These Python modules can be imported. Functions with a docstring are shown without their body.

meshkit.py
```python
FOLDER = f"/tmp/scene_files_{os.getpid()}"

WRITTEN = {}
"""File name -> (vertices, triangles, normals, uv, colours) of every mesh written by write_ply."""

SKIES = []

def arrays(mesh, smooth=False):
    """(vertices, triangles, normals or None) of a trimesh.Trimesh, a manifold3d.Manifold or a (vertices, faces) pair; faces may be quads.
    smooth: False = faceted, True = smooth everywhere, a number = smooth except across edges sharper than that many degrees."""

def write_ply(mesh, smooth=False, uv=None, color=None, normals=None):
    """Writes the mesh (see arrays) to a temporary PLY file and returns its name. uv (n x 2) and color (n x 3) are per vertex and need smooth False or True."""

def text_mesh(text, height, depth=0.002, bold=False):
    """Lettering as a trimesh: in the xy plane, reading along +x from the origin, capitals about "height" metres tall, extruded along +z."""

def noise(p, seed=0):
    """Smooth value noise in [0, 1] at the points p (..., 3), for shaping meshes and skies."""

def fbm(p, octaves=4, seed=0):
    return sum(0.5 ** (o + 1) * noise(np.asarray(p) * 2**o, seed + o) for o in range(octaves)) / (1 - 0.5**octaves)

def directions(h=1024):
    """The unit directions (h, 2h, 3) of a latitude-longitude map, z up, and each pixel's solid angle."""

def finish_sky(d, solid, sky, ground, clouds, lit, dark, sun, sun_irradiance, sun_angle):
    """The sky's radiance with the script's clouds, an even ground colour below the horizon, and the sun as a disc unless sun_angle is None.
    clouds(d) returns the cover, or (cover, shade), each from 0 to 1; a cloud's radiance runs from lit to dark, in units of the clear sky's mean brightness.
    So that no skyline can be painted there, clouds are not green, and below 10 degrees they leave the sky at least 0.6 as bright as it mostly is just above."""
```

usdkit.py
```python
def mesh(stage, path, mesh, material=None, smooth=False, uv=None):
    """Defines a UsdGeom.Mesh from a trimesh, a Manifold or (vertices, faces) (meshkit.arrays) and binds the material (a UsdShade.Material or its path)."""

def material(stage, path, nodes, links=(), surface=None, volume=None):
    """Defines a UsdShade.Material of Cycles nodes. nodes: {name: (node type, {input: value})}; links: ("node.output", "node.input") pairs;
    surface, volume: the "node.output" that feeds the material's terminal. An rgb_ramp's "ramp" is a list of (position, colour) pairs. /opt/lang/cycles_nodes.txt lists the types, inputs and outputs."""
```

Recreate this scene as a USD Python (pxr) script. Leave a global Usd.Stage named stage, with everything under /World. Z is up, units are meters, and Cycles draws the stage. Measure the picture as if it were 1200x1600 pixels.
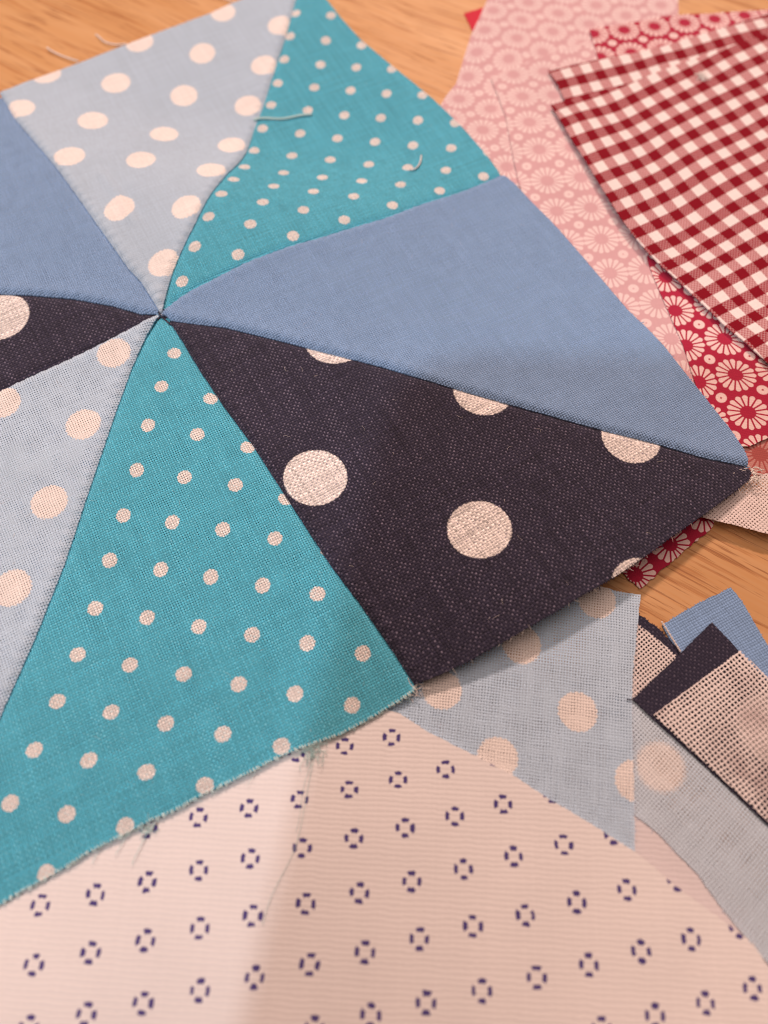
import math, random
import numpy as np
from scipy.interpolate import RBFInterpolator
from scipy.spatial import Delaunay, cKDTree
import shapely
from shapely.geometry import Polygon, LineString
import usdkit, meshkit
from pxr import Usd, UsdGeom, UsdLux, UsdShade, Gf, Sdf

stage = Usd.Stage.CreateInMemory()
UsdGeom.SetStageUpAxis(stage, 'Z'); UsdGeom.SetStageMetersPerUnit(stage, 1.0)
UsdGeom.Xform.Define(stage, '/World'); UsdGeom.Scope.Define(stage, '/World/Looks')
rnd = random.Random(7); nrs = np.random.RandomState(11)

# ------------------------------------------------------------------ camera
PITCH = 65.4                      # degrees below the horizon
cam = UsdGeom.Camera.Define(stage, '/World/camera')
cam.AddTranslateOp().Set(Gf.Vec3d(0, 0, 0.118)); cam.AddRotateXOp().Set(90 - PITCH)
cam.CreateHorizontalApertureAttr(6.0); cam.CreateVerticalApertureAttr(8.0)
cam.CreateFocalLengthAttr(6.05); cam.CreateClippingRangeAttr(Gf.Vec2f(0.004, 20))
cam.CreateFStopAttr(2.4); cam.CreateFocusDistanceAttr(0.1295)
cam.CreateExposureAttr(0.0)

# ------------------------------------------------------------------ lamps of the room
def look_at(prim, pos, target):
    z = np.array(pos, float) - np.array(target, float); z /= np.linalg.norm(z)
    x = np.cross([0, 1, 0] if abs(z[1]) < .95 else [1, 0, 0], z); x /= np.linalg.norm(x); y = np.cross(z, x)
    m = Gf.Matrix4d(*x, 0, *y, 0, *z, 0, *map(float, pos), 1)
    UsdGeom.Xformable(prim).AddTransformOp().Set(m)
def lamp(name, pos, target, radius, intensity, color):
    l = UsdLux.DiskLight.Define(stage, '/World/' + name)
    l.CreateRadiusAttr(radius); l.CreateIntensityAttr(intensity); l.CreateColorAttr(Gf.Vec3f(*color)); l.CreateNormalizeAttr(True)
    look_at(l, pos, target); return l
lamp('pendant_lamp', (0.16, 1.15, 1.15), (0, .08, 0), 0.07, 6.15, (1.0, .662, .537))
lamp('ceiling_lamp', (-.73, -.63, 1.25), (0, .08, 0), 0.028, 2.35, (.95, .95, 1.0))
lamp('ceiling_bounce', (-.3, .3, 2.2), (0, .08, 0), 1.3, 12.6, (1.0, .695, .58))

# ------------------------------------------------------------------ measured plan of the cloths (millimetres)
D = {'surf': {'block': [(np.float64(-41),np.float64(92.8),3.7),(np.float64(-10),np.float64(41.2),3.9),(np.float64(-50.9),np.float64(-4.3),3.1),(np.float64(-62.2),np.float64(-10.3),3),(np.float64(-47.7),np.float64(58.2),3.7),(np.float64(21),np.float64(57.5),4.9),(np.float64(0),np.float64(98.2),4),(np.float64(12.6),np.float64(114.8),3.2),(np.float64(4.5),np.float64(24.2),3.5),(np.float64(-3.9),np.float64(31.1),3.7),(np.float64(12.6),np.float64(27.7),4.9),(np.float64(25.6),np.float64(34.6),6.4),(np.float64(36),np.float64(40.7),6.2),(np.float64(50.8),np.float64(51),5.2),(np.float64(60.4),np.float64(58.9),4.5),(np.float64(50.6),np.float64(85.7),3.2),(np.float64(38.7),np.float64(106.9),2.4),(np.float64(24.1),np.float64(129.4),2),(np.float64(13.9),np.float64(148.8),1.1),(np.float64(0),np.float64(167.5),0.7),(np.float64(-13.5),np.float64(188.4),0.6),(np.float64(-20.6),np.float64(197.3),0.6),(np.float64(-36.3),np.float64(187.2),0.6),(np.float64(-59.4),np.float64(172),0.7),(np.float64(-84.8),np.float64(155.1),0.9),(np.float64(-76.9),np.float64(122.9),3.6),(np.float64(-96.6),np.float64(100.4),3.2),(np.float64(-106.7),np.float64(138),1.5),(np.float64(-67.4),np.float64(77.1),3.7),(np.float64(-78.9),np.float64(68.6),3.6),(np.float64(-26.8),np.float64(8.8),3.3),(np.float64(-12.8),np.float64(15.1),3.3),(np.float64(-65.3),np.float64(131.1),4.2),(np.float64(-47.6),np.float64(126.2),4.6),(np.float64(-33),np.float64(121.7),4.7),(np.float64(-21.4),np.float64(118),4.7),(np.float64(-5),np.float64(118.4),4.3),(np.float64(6.4),np.float64(120.5),3.4),(np.float64(-63.5),np.float64(154.4),1),(np.float64(-49.8),np.float64(146.7),1),(np.float64(-34.1),np.float64(141.4),1),(np.float64(-22.9),np.float64(135.2),1),(np.float64(-5.4),np.float64(134.4),1),(np.float64(5.4),np.float64(135.6),1.1),(np.float64(-21.5),np.float64(161.1),0.7),(np.float64(-43.3),np.float64(163.2),0.7),(np.float64(-7.1),np.float64(154.7),0.8)],
'white_top': [(np.float64(0),np.float64(20.8),2.5),(np.float64(-26.5),np.float64(4.3),2.5),(np.float64(-48.3),np.float64(-18),2.7),(np.float64(0),np.float64(-18),2.5),(np.float64(34.9),np.float64(1.1),2.4),(np.float64(49.5),np.float64(-12.5),2.4),(np.float64(24.9),np.float64(-11),2.5),(np.float64(-16.8),np.float64(-7.3),2.7)],
'white_low': [(np.float64(9.6),np.float64(22.1),0.5)],
'light_a': [(np.float64(40.5),np.float64(39),1.5),(np.float64(34.7),np.float64(4.4),1.7),(np.float64(9.5),np.float64(23.8),1.9),(np.float64(18.3),np.float64(12.8),1.9),(np.float64(29.5),np.float64(31.6),1.7),(np.float64(-3.8),np.float64(25.7),2)],
'light_b': [(np.float64(37),np.float64(12.9),0.85),(np.float64(52.1),np.float64(-3.6),0.8),(np.float64(45.5),np.float64(8.6),0.95),(np.float64(50.5),np.float64(-11.2),0.8),(np.float64(40.6),np.float64(18.3),0.9),(np.float64(38.7),np.float64(4),0.72),(np.float64(45.4),np.float64(-4.8),0.72)],
'n0': [(np.float64(42.7),np.float64(32),0.35)],
'n1': [(np.float64(42.6),np.float64(31.9),0.75)],
'n2': [(np.float64(37.3),np.float64(22.8),1.3),(np.float64(51.1),np.float64(34.6),1.35),(np.float64(54),np.float64(30.3),1.3),(np.float64(39.6),np.float64(20.3),1.3),(np.float64(55.3),np.float64(12.9),1.35),(np.float64(62.4),np.float64(4.4),1.35)],
'n3': [(np.float64(39.5),np.float64(20.3),1.65),(np.float64(54.3),np.float64(30),1.7),(np.float64(56),np.float64(17.3),1.75),(np.float64(62.2),np.float64(4.4),1.75),(np.float64(53.7),np.float64(6),1.65)],
'mid': [(np.float64(50),np.float64(34),0.4),(np.float64(55.1),np.float64(40.3),0.6),(np.float64(58.7),np.float64(28),0.5),(np.float64(43.6),np.float64(34.3),0.35)],
'beige': [(np.float64(52.6),np.float64(53),2.2),(np.float64(62.1),np.float64(49),2.6),(np.float64(64),np.float64(57.6),2.4),(np.float64(71.2),np.float64(48.2),2.8),(np.float64(74.2),np.float64(60),2.4)],
'r3': [(np.float64(41.2),np.float64(42.5),0.5)],
'scrap': [(np.float64(21.1),np.float64(181.9),0.22)],
'p0': [(np.float64(21.8),np.float64(165.6),0.5),(np.float64(14.1),np.float64(154.8),0.7),(np.float64(27.6),np.float64(188.6),0.5),(np.float64(45.9),np.float64(188.6),0.5),(np.float64(33.7),np.float64(135.4),0.5)],
'p1': [(np.float64(24.3),np.float64(160.3),0.95),(np.float64(26.8),np.float64(134.7),1.05),(np.float64(37.7),np.float64(108.9),0.8),(np.float64(49.1),np.float64(101),0.75),(np.float64(35.3),np.float64(154.8),0.72),(np.float64(48.3),np.float64(144.7),0.7),(np.float64(59.2),np.float64(174.2),0.7),(np.float64(55.2),np.float64(87.4),0.8)],
'r1': [(np.float64(47.9),np.float64(177.2),1),(np.float64(75),np.float64(180.7),1),(np.float64(90.5),np.float64(183),1),(np.float64(52.2),np.float64(105.5),1),(np.float64(55.4),np.float64(80.1),1.15),(np.float64(63.7),np.float64(81.5),1.2),(np.float64(68.3),np.float64(76),1.3),(np.float64(63.1),np.float64(65.9),1.4),(np.float64(78.7),np.float64(125.7),1),(np.float64(77.4),np.float64(70.7),1.2)],
'r2': [(np.float64(65.1),np.float64(64.6),0.7),(np.float64(62.8),np.float64(67.1),0.8),(np.float64(73.1),np.float64(65.9),0.7),(np.float64(65.6),np.float64(61),0.5)],
'g0': [(np.float64(36.9),np.float64(162.2),1.3),(np.float64(43.2),np.float64(164.2),1.5),(np.float64(58.1),np.float64(168),1.6),(np.float64(90),np.float64(181.6),1.6),(np.float64(41.5),np.float64(147.5),1.6),(np.float64(70.2),np.float64(153.6),1.6),(np.float64(78.3),np.float64(125),1.6),(np.float64(50.8),np.float64(114.7),1.6),(np.float64(70.4),np.float64(86.8),1.6)],
'g1': [(np.float64(36.2),np.float64(150.4),1.7),(np.float64(39.3),np.float64(140.2),2),(np.float64(56.5),np.float64(157.5),2.1),(np.float64(45.1),np.float64(122.3),2.5),(np.float64(54.2),np.float64(105.1),2.3),(np.float64(62),np.float64(93.7),2.2),(np.float64(69.3),np.float64(82.9),2.2),(np.float64(88.1),np.float64(173.4),2),(np.float64(69.9),np.float64(152.9),2.1),(np.float64(78),np.float64(124.5),2.1),(np.float64(58.3),np.float64(124.2),2.4),(np.float64(53.8),np.float64(138.7),2.5),(np.float64(78.1),np.float64(71.4),2.2),(np.float64(105.8),np.float64(186.2),2)],
'table': [(np.float64(0),np.float64(79.5),0)]},
'outline': {'light_far': [(np.float64(-20.6),np.float64(197.26)),(np.float64(-21.14),np.float64(188.83)),(np.float64(-21.88),np.float64(182.33)),(np.float64(-22.95),np.float64(174.17)),(np.float64(-24.59),np.float64(164.26)),(np.float64(-26.46),np.float64(152.13)),(np.float64(-28.13),np.float64(144.04)),(np.float64(-29.02),np.float64(137.22)),(np.float64(-30.06),np.float64(133.27)),(np.float64(-31.97),np.float64(128.59)),(np.float64(-33.53),np.float64(123.8)),(np.float64(-34.72),np.float64(120.08)),(np.float64(-36.49),np.float64(113.26)),(np.float64(-38.36),np.float64(107.07)),(np.float64(-39.72),np.float64(101.99)),(np.float64(-40.49),np.float64(97.35)),(np.float64(-40.78),np.float64(94.15)),(np.float64(-40.88),np.float64(92.75)),(np.float64(-41.36),np.float64(92.9)),(np.float64(-42.66),np.float64(95.13)),(np.float64(-45.51),np.float64(99.62)),(np.float64(-48.24),np.float64(102.63)),(np.float64(-54.97),np.float64(112.2)),(np.float64(-60.73),np.float64(120.67)),(np.float64(-67.04),np.float64(129.83)),(np.float64(-72.94),np.float64(137.75)),(np.float64(-79.08),np.float64(145.92)),(np.float64(-84.37),np.float64(154.46)),(np.float64(-84.82),np.float64(155.14)),(np.float64(-80.03),np.float64(159.31)),(np.float64(-69.29),np.float64(165.89)),(np.float64(-59.37),np.float64(171.97)),(np.float64(-49.76),np.float64(178.11)),(np.float64(-41.27),np.float64(183.08)),(np.float64(-36.32),np.float64(187.19)),(np.float64(-27.8),np.float64(192.53))],
'teal_far': [(np.float64(-20.6),np.float64(197.26)),(np.float64(-21.14),np.float64(188.83)),(np.float64(-21.88),np.float64(182.33)),(np.float64(-22.95),np.float64(174.17)),(np.float64(-24.59),np.float64(164.26)),(np.float64(-26.46),np.float64(152.13)),(np.float64(-28.13),np.float64(144.04)),(np.float64(-29.02),np.float64(137.22)),(np.float64(-30.06),np.float64(133.27)),(np.float64(-31.97),np.float64(128.59)),(np.float64(-33.53),np.float64(123.8)),(np.float64(-34.72),np.float64(120.08)),(np.float64(-36.49),np.float64(113.26)),(np.float64(-38.36),np.float64(107.07)),(np.float64(-39.72),np.float64(101.99)),(np.float64(-40.49),np.float64(97.35)),(np.float64(-40.78),np.float64(94.15)),(np.float64(-40.88),np.float64(92.75)),(np.float64(-39.37),np.float64(94.26)),(np.float64(-38.18),np.float64(95.63)),(np.float64(-35.73),np.float64(97.67)),(np.float64(-32.86),np.float64(99.29)),(np.float64(-29.98),np.float64(101.08)),(np.float64(-24.76),np.float64(104.22)),(np.float64(-17.07),np.float64(107.77)),(np.float64(-11.06),np.float64(110.15)),(np.float64(0),np.float64(115.22)),(np.float64(8.3),np.float64(120.5)),(np.float64(16.89),np.float64(125.11)),(np.float64(24.1),np.float64(129.45)),(np.float64(21.45),np.float64(135.52)),(np.float64(16.89),np.float64(144.05)),(np.float64(13.9),np.float64(148.78)),(np.float64(10.84),np.float64(153.41)),(np.float64(6.7),np.float64(158.75)),(np.float64(0),np.float64(167.1)),(np.float64(-5.48),np.float64(174.04)),(np.float64(-10.1),np.float64(181.69)),(np.float64(-13.62),np.float64(188.4)),(np.float64(-17),np.float64(192.78))],
'mid_right': [(np.float64(24.1),np.float64(129.45)),(np.float64(16.89),np.float64(125.11)),(np.float64(8.3),np.float64(120.5)),(np.float64(0),np.float64(115.22)),(np.float64(-11.06),np.float64(110.15)),(np.float64(-17.07),np.float64(107.77)),(np.float64(-24.76),np.float64(104.22)),(np.float64(-29.98),np.float64(101.08)),(np.float64(-32.86),np.float64(99.29)),(np.float64(-35.73),np.float64(97.67)),(np.float64(-38.18),np.float64(95.63)),(np.float64(-39.37),np.float64(94.26)),(np.float64(-40.88),np.float64(92.75)),(np.float64(-38.91),np.float64(90.89)),(np.float64(-35.07),np.float64(90.23)),(np.float64(-29.11),np.float64(89.37)),(np.float64(-20.21),np.float64(86.71)),(np.float64(-12.96),np.float64(84.49)),(np.float64(0),np.float64(80.56)),(np.float64(12.31),np.float64(76.09)),(np.float64(21.58),np.float64(72.85)),(np.float64(37.45),np.float64(67.31)),(np.float64(45.75),np.float64(64.79)),(np.float64(53.34),np.float64(62.08)),(np.float64(60.39),np.float64(60.41)),(np.float64(60.32),np.float64(63.53)),(np.float64(58.88),np.float64(68.01)),(np.float64(56.41),np.float64(73.3)),(np.float64(53.08),np.float64(80.2)),(np.float64(50.57),np.float64(85.65)),(np.float64(48.3),np.float64(89.65)),(np.float64(45.3),np.float64(94.04)),(np.float64(42.34),np.float64(99.66)),(np.float64(38.68),np.float64(106.75)),(np.float64(34.15),np.float64(114.88)),(np.float64(29.32),np.float64(122.49)),(np.float64(26.55),np.float64(127.02))],
'navy_right': [(np.float64(60.39),np.float64(60.41)),(np.float64(53.34),np.float64(62.08)),(np.float64(45.75),np.float64(64.79)),(np.float64(37.45),np.float64(67.31)),(np.float64(21.58),np.float64(72.85)),(np.float64(12.31),np.float64(76.09)),(np.float64(0),np.float64(80.56)),(np.float64(-12.96),np.float64(84.49)),(np.float64(-20.21),np.float64(86.71)),(np.float64(-29.11),np.float64(89.37)),(np.float64(-35.07),np.float64(90.23)),(np.float64(-38.91),np.float64(90.89)),(np.float64(-40.88),np.float64(92.75)),(np.float64(-38.54),np.float64(89.62)),(np.float64(-36.44),np.float64(86.35)),(np.float64(-32.96),np.float64(80.51)),(np.float64(-27.71),np.float64(72.46)),(np.float64(-22.17),np.float64(64.79)),(np.float64(-16.82),np.float64(56.3)),(np.float64(-10.68),np.float64(46.62)),(np.float64(-8.02),np.float64(42.5)),(np.float64(-3.94),np.float64(37.05)),(np.float64(-0.97),np.float64(32.73)),(np.float64(1.63),np.float64(28.93)),(np.float64(4.53),np.float64(24.38)),(np.float64(8.5),np.float64(25.85)),(np.float64(12.57),np.float64(27.67)),(np.float64(18.99),np.float64(31)),(np.float64(25.58),np.float64(34.66)),(np.float64(28.93),np.float64(36.65)),(np.float64(35.97),np.float64(40.73)),(np.float64(40.39),np.float64(43.67)),(np.float64(45.33),np.float64(47.25)),(np.float64(50.84),np.float64(50.97)),(np.float64(56.59),np.float64(55.15)),(np.float64(59.9),np.float64(57.71)),(np.float64(60.65),np.float64(59.18))],
'teal_near': [(np.float64(4.53),np.float64(24.38)),(np.float64(1.63),np.float64(28.93)),(np.float64(-0.97),np.float64(32.73)),(np.float64(-3.94),np.float64(37.05)),(np.float64(-8.02),np.float64(42.5)),(np.float64(-10.68),np.float64(46.62)),(np.float64(-16.82),np.float64(56.3)),(np.float64(-22.17),np.float64(64.79)),(np.float64(-27.71),np.float64(72.46)),(np.float64(-32.96),np.float64(80.51)),(np.float64(-36.44),np.float64(86.35)),(np.float64(-38.54),np.float64(89.62)),(np.float64(-40.88),np.float64(92.75)),(np.float64(-41.58),np.float64(91.63)),(np.float64(-43.21),np.float64(87.54)),(np.float64(-44.94),np.float64(80.59)),(np.float64(-46.15),np.float64(73.2)),(np.float64(-47.74),np.float64(62.14)),(np.float64(-49.14),np.float64(52.33)),(np.float64(-50.42),np.float64(43.27)),(np.float64(-52.89),np.float64(31.44)),(np.float64(-55.4),np.float64(21.61)),(np.float64(-59.72),np.float64(2.86)),(np.float64(-62.17),np.float64(-10.25)),(np.float64(-55.48),np.float64(-6.73)),(np.float64(-50.87),np.float64(-4.55)),(np.float64(-48.35),np.float64(-3.03)),(np.float64(-43.67),np.float64(-0.47)),(np.float64(-39.73),np.float64(1.97)),(np.float64(-36.15),np.float64(3.74)),(np.float64(-32.36),np.float64(5.69)),(np.float64(-29.49),np.float64(6.84)),(np.float64(-25.02),np.float64(9.26)),(np.float64(-19.58),np.float64(11.81)),(np.float64(-15.2),np.float64(14.07)),(np.float64(-12.79),np.float64(15.12)),(np.float64(-9.19),np.float64(16.37)),(np.float64(-6.18),np.float64(17.36)),(np.float64(-1.58),np.float64(19.8)),(np.float64(1.87),np.float64(21.9)),(np.float64(4.33),np.float64(23.45))],
'light_near': [(np.float64(-62.17),np.float64(-10.25)),(np.float64(-59.72),np.float64(2.86)),(np.float64(-55.4),np.float64(21.61)),(np.float64(-52.89),np.float64(31.44)),(np.float64(-50.42),np.float64(43.27)),(np.float64(-49.14),np.float64(52.33)),(np.float64(-47.74),np.float64(62.14)),(np.float64(-46.15),np.float64(73.2)),(np.float64(-44.94),np.float64(80.59)),(np.float64(-43.21),np.float64(87.54)),(np.float64(-41.58),np.float64(91.63)),(np.float64(-40.88),np.float64(92.75)),(np.float64(-42.86),np.float64(91.49)),(np.float64(-47.69),np.float64(88.2)),(np.float64(-53.97),np.float64(83.94)),(np.float64(-61.16),np.float64(79.5)),(np.float64(-67.14),np.float64(75.6)),(np.float64(-78.84),np.float64(68.39)),(np.float64(-72.65),np.float64(31.18))],
'navy_left': [(np.float64(-78.84),np.float64(68.39)),(np.float64(-67.14),np.float64(75.6)),(np.float64(-61.16),np.float64(79.5)),(np.float64(-53.97),np.float64(83.94)),(np.float64(-47.69),np.float64(88.2)),(np.float64(-42.86),np.float64(91.49)),(np.float64(-40.88),np.float64(92.75)),(np.float64(-44.74),np.float64(92.6)),(np.float64(-50.23),np.float64(94.36)),(np.float64(-57.87),np.float64(95.85)),(np.float64(-65.36),np.float64(96.6)),(np.float64(-71.42),np.float64(96.98)),(np.float64(-86.33),np.float64(98.55)),(np.float64(-96.37),np.float64(99.45)),(np.float64(-86.96),np.float64(82.6))],
'mid_left': [(np.float64(-96.37),np.float64(99.45)),(np.float64(-86.33),np.float64(98.55)),(np.float64(-71.42),np.float64(96.98)),(np.float64(-65.36),np.float64(96.6)),(np.float64(-57.87),np.float64(95.85)),(np.float64(-50.23),np.float64(94.36)),(np.float64(-44.74),np.float64(92.6)),(np.float64(-40.88),np.float64(92.75)),(np.float64(-41.36),np.float64(92.9)),(np.float64(-42.66),np.float64(95.13)),(np.float64(-45.51),np.float64(99.62)),(np.float64(-48.24),np.float64(102.63)),(np.float64(-54.97),np.float64(112.2)),(np.float64(-60.73),np.float64(120.67)),(np.float64(-67.04),np.float64(129.83)),(np.float64(-72.94),np.float64(137.75)),(np.float64(-79.08),np.float64(145.92)),(np.float64(-84.37),np.float64(154.46)),(np.float64(-106.66),np.float64(137.97))],
'white_top': [(np.float64(0),np.float64(21.03)),(np.float64(2.35),np.float64(20.38)),(np.float64(6.23),np.float64(17.83)),(np.float64(13.48),np.float64(14.26)),(np.float64(18.18),np.float64(11.9)),(np.float64(22.49),np.float64(9.08)),(np.float64(29.48),np.float64(4.91)),(np.float64(34.94),np.float64(1.43)),(np.float64(38.55),np.float64(-1.81)),(np.float64(42.6),np.float64(-4.88)),(np.float64(45.96),np.float64(-7.36)),(np.float64(47.59),np.float64(-8.55)),(np.float64(48.79),np.float64(-10.09)),(np.float64(49.7),np.float64(-11.75)),(np.float64(72.42),np.float64(-32.55)),(np.float64(74.43),np.float64(-39.34)),(np.float64(-69.93),np.float64(-39.2)),(np.float64(-57.15),np.float64(-0.47)),(np.float64(-44.58),np.float64(6.81)),(np.float64(-27.55),np.float64(14.53)),(np.float64(-5.7),np.float64(23.65))],
'white_low': [(np.float64(3.89),np.float64(25.99)),(np.float64(14.7),np.float64(28.25)),(np.float64(22.57),np.float64(28.64)),(np.float64(26.17),np.float64(28.25)),(np.float64(32.57),np.float64(27.66)),(np.float64(38.21),np.float64(26.67)),(np.float64(38.26),np.float64(19.34)),(np.float64(40.03),np.float64(7.77)),(np.float64(45.97),np.float64(0.32)),(np.float64(51.9),np.float64(-5.19)),(np.float64(79.49),np.float64(-25.72)),(np.float64(77.79),np.float64(-33.87)),(np.float64(49.19),np.float64(-18.34)),(np.float64(26.11),np.float64(-3.64)),(np.float64(3.71),np.float64(12.99))],
'light_a': [(np.float64(40.49),np.float64(39.01)),(np.float64(37.89),np.float64(39.32)),(np.float64(34.95),np.float64(40.16)),(np.float64(29.56),np.float64(42.07)),(np.float64(-3.85),np.float64(26.62)),(np.float64(0),np.float64(17.27)),(np.float64(9.07),np.float64(10.22)),(np.float64(22.05),np.float64(2.73)),(np.float64(33.87),np.float64(-2.83)),(np.float64(34.62),np.float64(2.73)),(np.float64(35.07),np.float64(6.69)),(np.float64(35.82),np.float64(12.86)),(np.float64(36.38),np.float64(19.15)),(np.float64(37.37),np.float64(25.74)),(np.float64(38.76),np.float64(31.66))],
'light_b': [(np.float64(35.63),np.float64(23.99)),(np.float64(39.09),np.float64(21.32)),(np.float64(46.41),np.float64(14.26)),(np.float64(56.35),np.float64(4.39)),(np.float64(85.54),np.float64(-16.84)),(np.float64(76.87),np.float64(-35.26)),(np.float64(50.46),np.float64(-11.55)),(np.float64(48.25),np.float64(-8.74)),(np.float64(45.4),np.float64(-4.8)),(np.float64(43.03),np.float64(-0.88)),(np.float64(40.78),np.float64(1.53)),(np.float64(38.66),np.float64(3.99)),(np.float64(35.36),np.float64(6.74)),(np.float64(31.99),np.float64(9.47)),(np.float64(33.48),np.float64(22.09))],
'n0': [(np.float64(38.02),np.float64(37.7)),(np.float64(40.51),np.float64(35.91)),(np.float64(43.01),np.float64(33.74)),(np.float64(45.76),np.float64(30.28)),(np.float64(46.98),np.float64(27.49)),(np.float64(38.61),np.float64(23.61)),(np.float64(35.29),np.float64(32))],
'n1': [(np.float64(38.62),np.float64(35.48)),(np.float64(39.87),np.float64(34.34)),(np.float64(42.59),np.float64(31.79)),(np.float64(44.9),np.float64(29.48)),(np.float64(46.06),np.float64(25.74)),(np.float64(39.79),np.float64(22.58)),(np.float64(33.25),np.float64(24.01)),(np.float64(34.68),np.float64(31.89))],
'n2': [(np.float64(37.14),np.float64(22.66)),(np.float64(39.43),np.float64(24.66)),(np.float64(44.97),np.float64(29.33)),(np.float64(51.07),np.float64(34.57)),(np.float64(54.17),np.float64(30.33)),(np.float64(58.23),np.float64(24.85)),(np.float64(91.43),np.float64(7.04)),(np.float64(83.74),np.float64(-15)),(np.float64(53.68),np.float64(5.29)),(np.float64(46.13),np.float64(13.34)),(np.float64(39.54),np.float64(20.04))],
'n3': [(np.float64(39.75),np.float64(20.35)),(np.float64(47.07),np.float64(25.15)),(np.float64(54.43),np.float64(30.03)),(np.float64(57.76),np.float64(25.91)),(np.float64(91.32),np.float64(8.1)),(np.float64(83.61),np.float64(-14.2)),(np.float64(53.65),np.float64(5.77)),(np.float64(46.08),np.float64(13.74))],
'mid': [(np.float64(43.61),np.float64(34.46)),(np.float64(49.66),np.float64(37.87)),(np.float64(55.36),np.float64(40.49)),(np.float64(56.75),np.float64(38.15)),(np.float64(58.07),np.float64(34.5)),(np.float64(59.5),np.float64(30.73)),(np.float64(88.46),np.float64(12.69)),(np.float64(56.48),np.float64(16.6)),(np.float64(46.61),np.float64(25.07))],
'beige': [(np.float64(50.03),np.float64(53.05)),(np.float64(52.15),np.float64(52.09)),(np.float64(57.32),np.float64(50.51)),(np.float64(62.13),np.float64(48.96)),(np.float64(101.74),np.float64(45.21)),(np.float64(108.46),np.float64(63.57)),(np.float64(64.58),np.float64(60.19)),(np.float64(61.61),np.float64(59.23)),(np.float64(59.36),np.float64(60.75)),(np.float64(53.27),np.float64(56.57))],
'r3': [(np.float64(36.35),np.float64(45.23)),(np.float64(38.9),np.float64(42.48)),(np.float64(40.86),np.float64(40.31)),(np.float64(47.29),np.float64(45.45)),(np.float64(54.15),np.float64(50.77)),(np.float64(56.07),np.float64(53.8)),(np.float64(48.24),np.float64(54.97))],
'scrap': [(np.float64(18.97),np.float64(183.98)),(np.float64(21.31),np.float64(185.17)),(np.float64(23.96),np.float64(186.36)),(np.float64(30.46),np.float64(185.4)),(np.float64(25.28),np.float64(174.94)),(np.float64(20.65),np.float64(177.68))],
'p0': [(np.float64(28.17),np.float64(203.44)),(np.float64(24.66),np.float64(188.54)),(np.float64(22.67),np.float64(182.6)),(np.float64(20.06),np.float64(175.19)),(np.float64(17.72),np.float64(165.57)),(np.float64(15.99),np.float64(158.61)),(np.float64(14.02),np.float64(155.41)),(np.float64(12.35),np.float64(151.67)),(np.float64(16.31),np.float64(138.92)),(np.float64(25.84),np.float64(119.11)),(np.float64(46.8),np.float64(121.04)),(np.float64(66.92),np.float64(165.87)),(np.float64(72.87),np.float64(203.67))],
'p1': [(np.float64(23.91),np.float64(160.5)),(np.float64(25.01),np.float64(155.09)),(np.float64(26.41),np.float64(148.38)),(np.float64(26.7),np.float64(142.42)),(np.float64(27.25),np.float64(134.75)),(np.float64(27.73),np.float64(128.35)),(np.float64(31.64),np.float64(112.08)),(np.float64(46.84),np.float64(84.54)),(np.float64(57.54),np.float64(65.8)),(np.float64(65.78),np.float64(73.62)),(np.float64(65.79),np.float64(126.1)),(np.float64(67.72),np.float64(181.15)),(np.float64(58.51),np.float64(179.92)),(np.float64(48.85),np.float64(174.18)),(np.float64(36.46),np.float64(167.88)),(np.float64(28.88),np.float64(163.84))],
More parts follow.
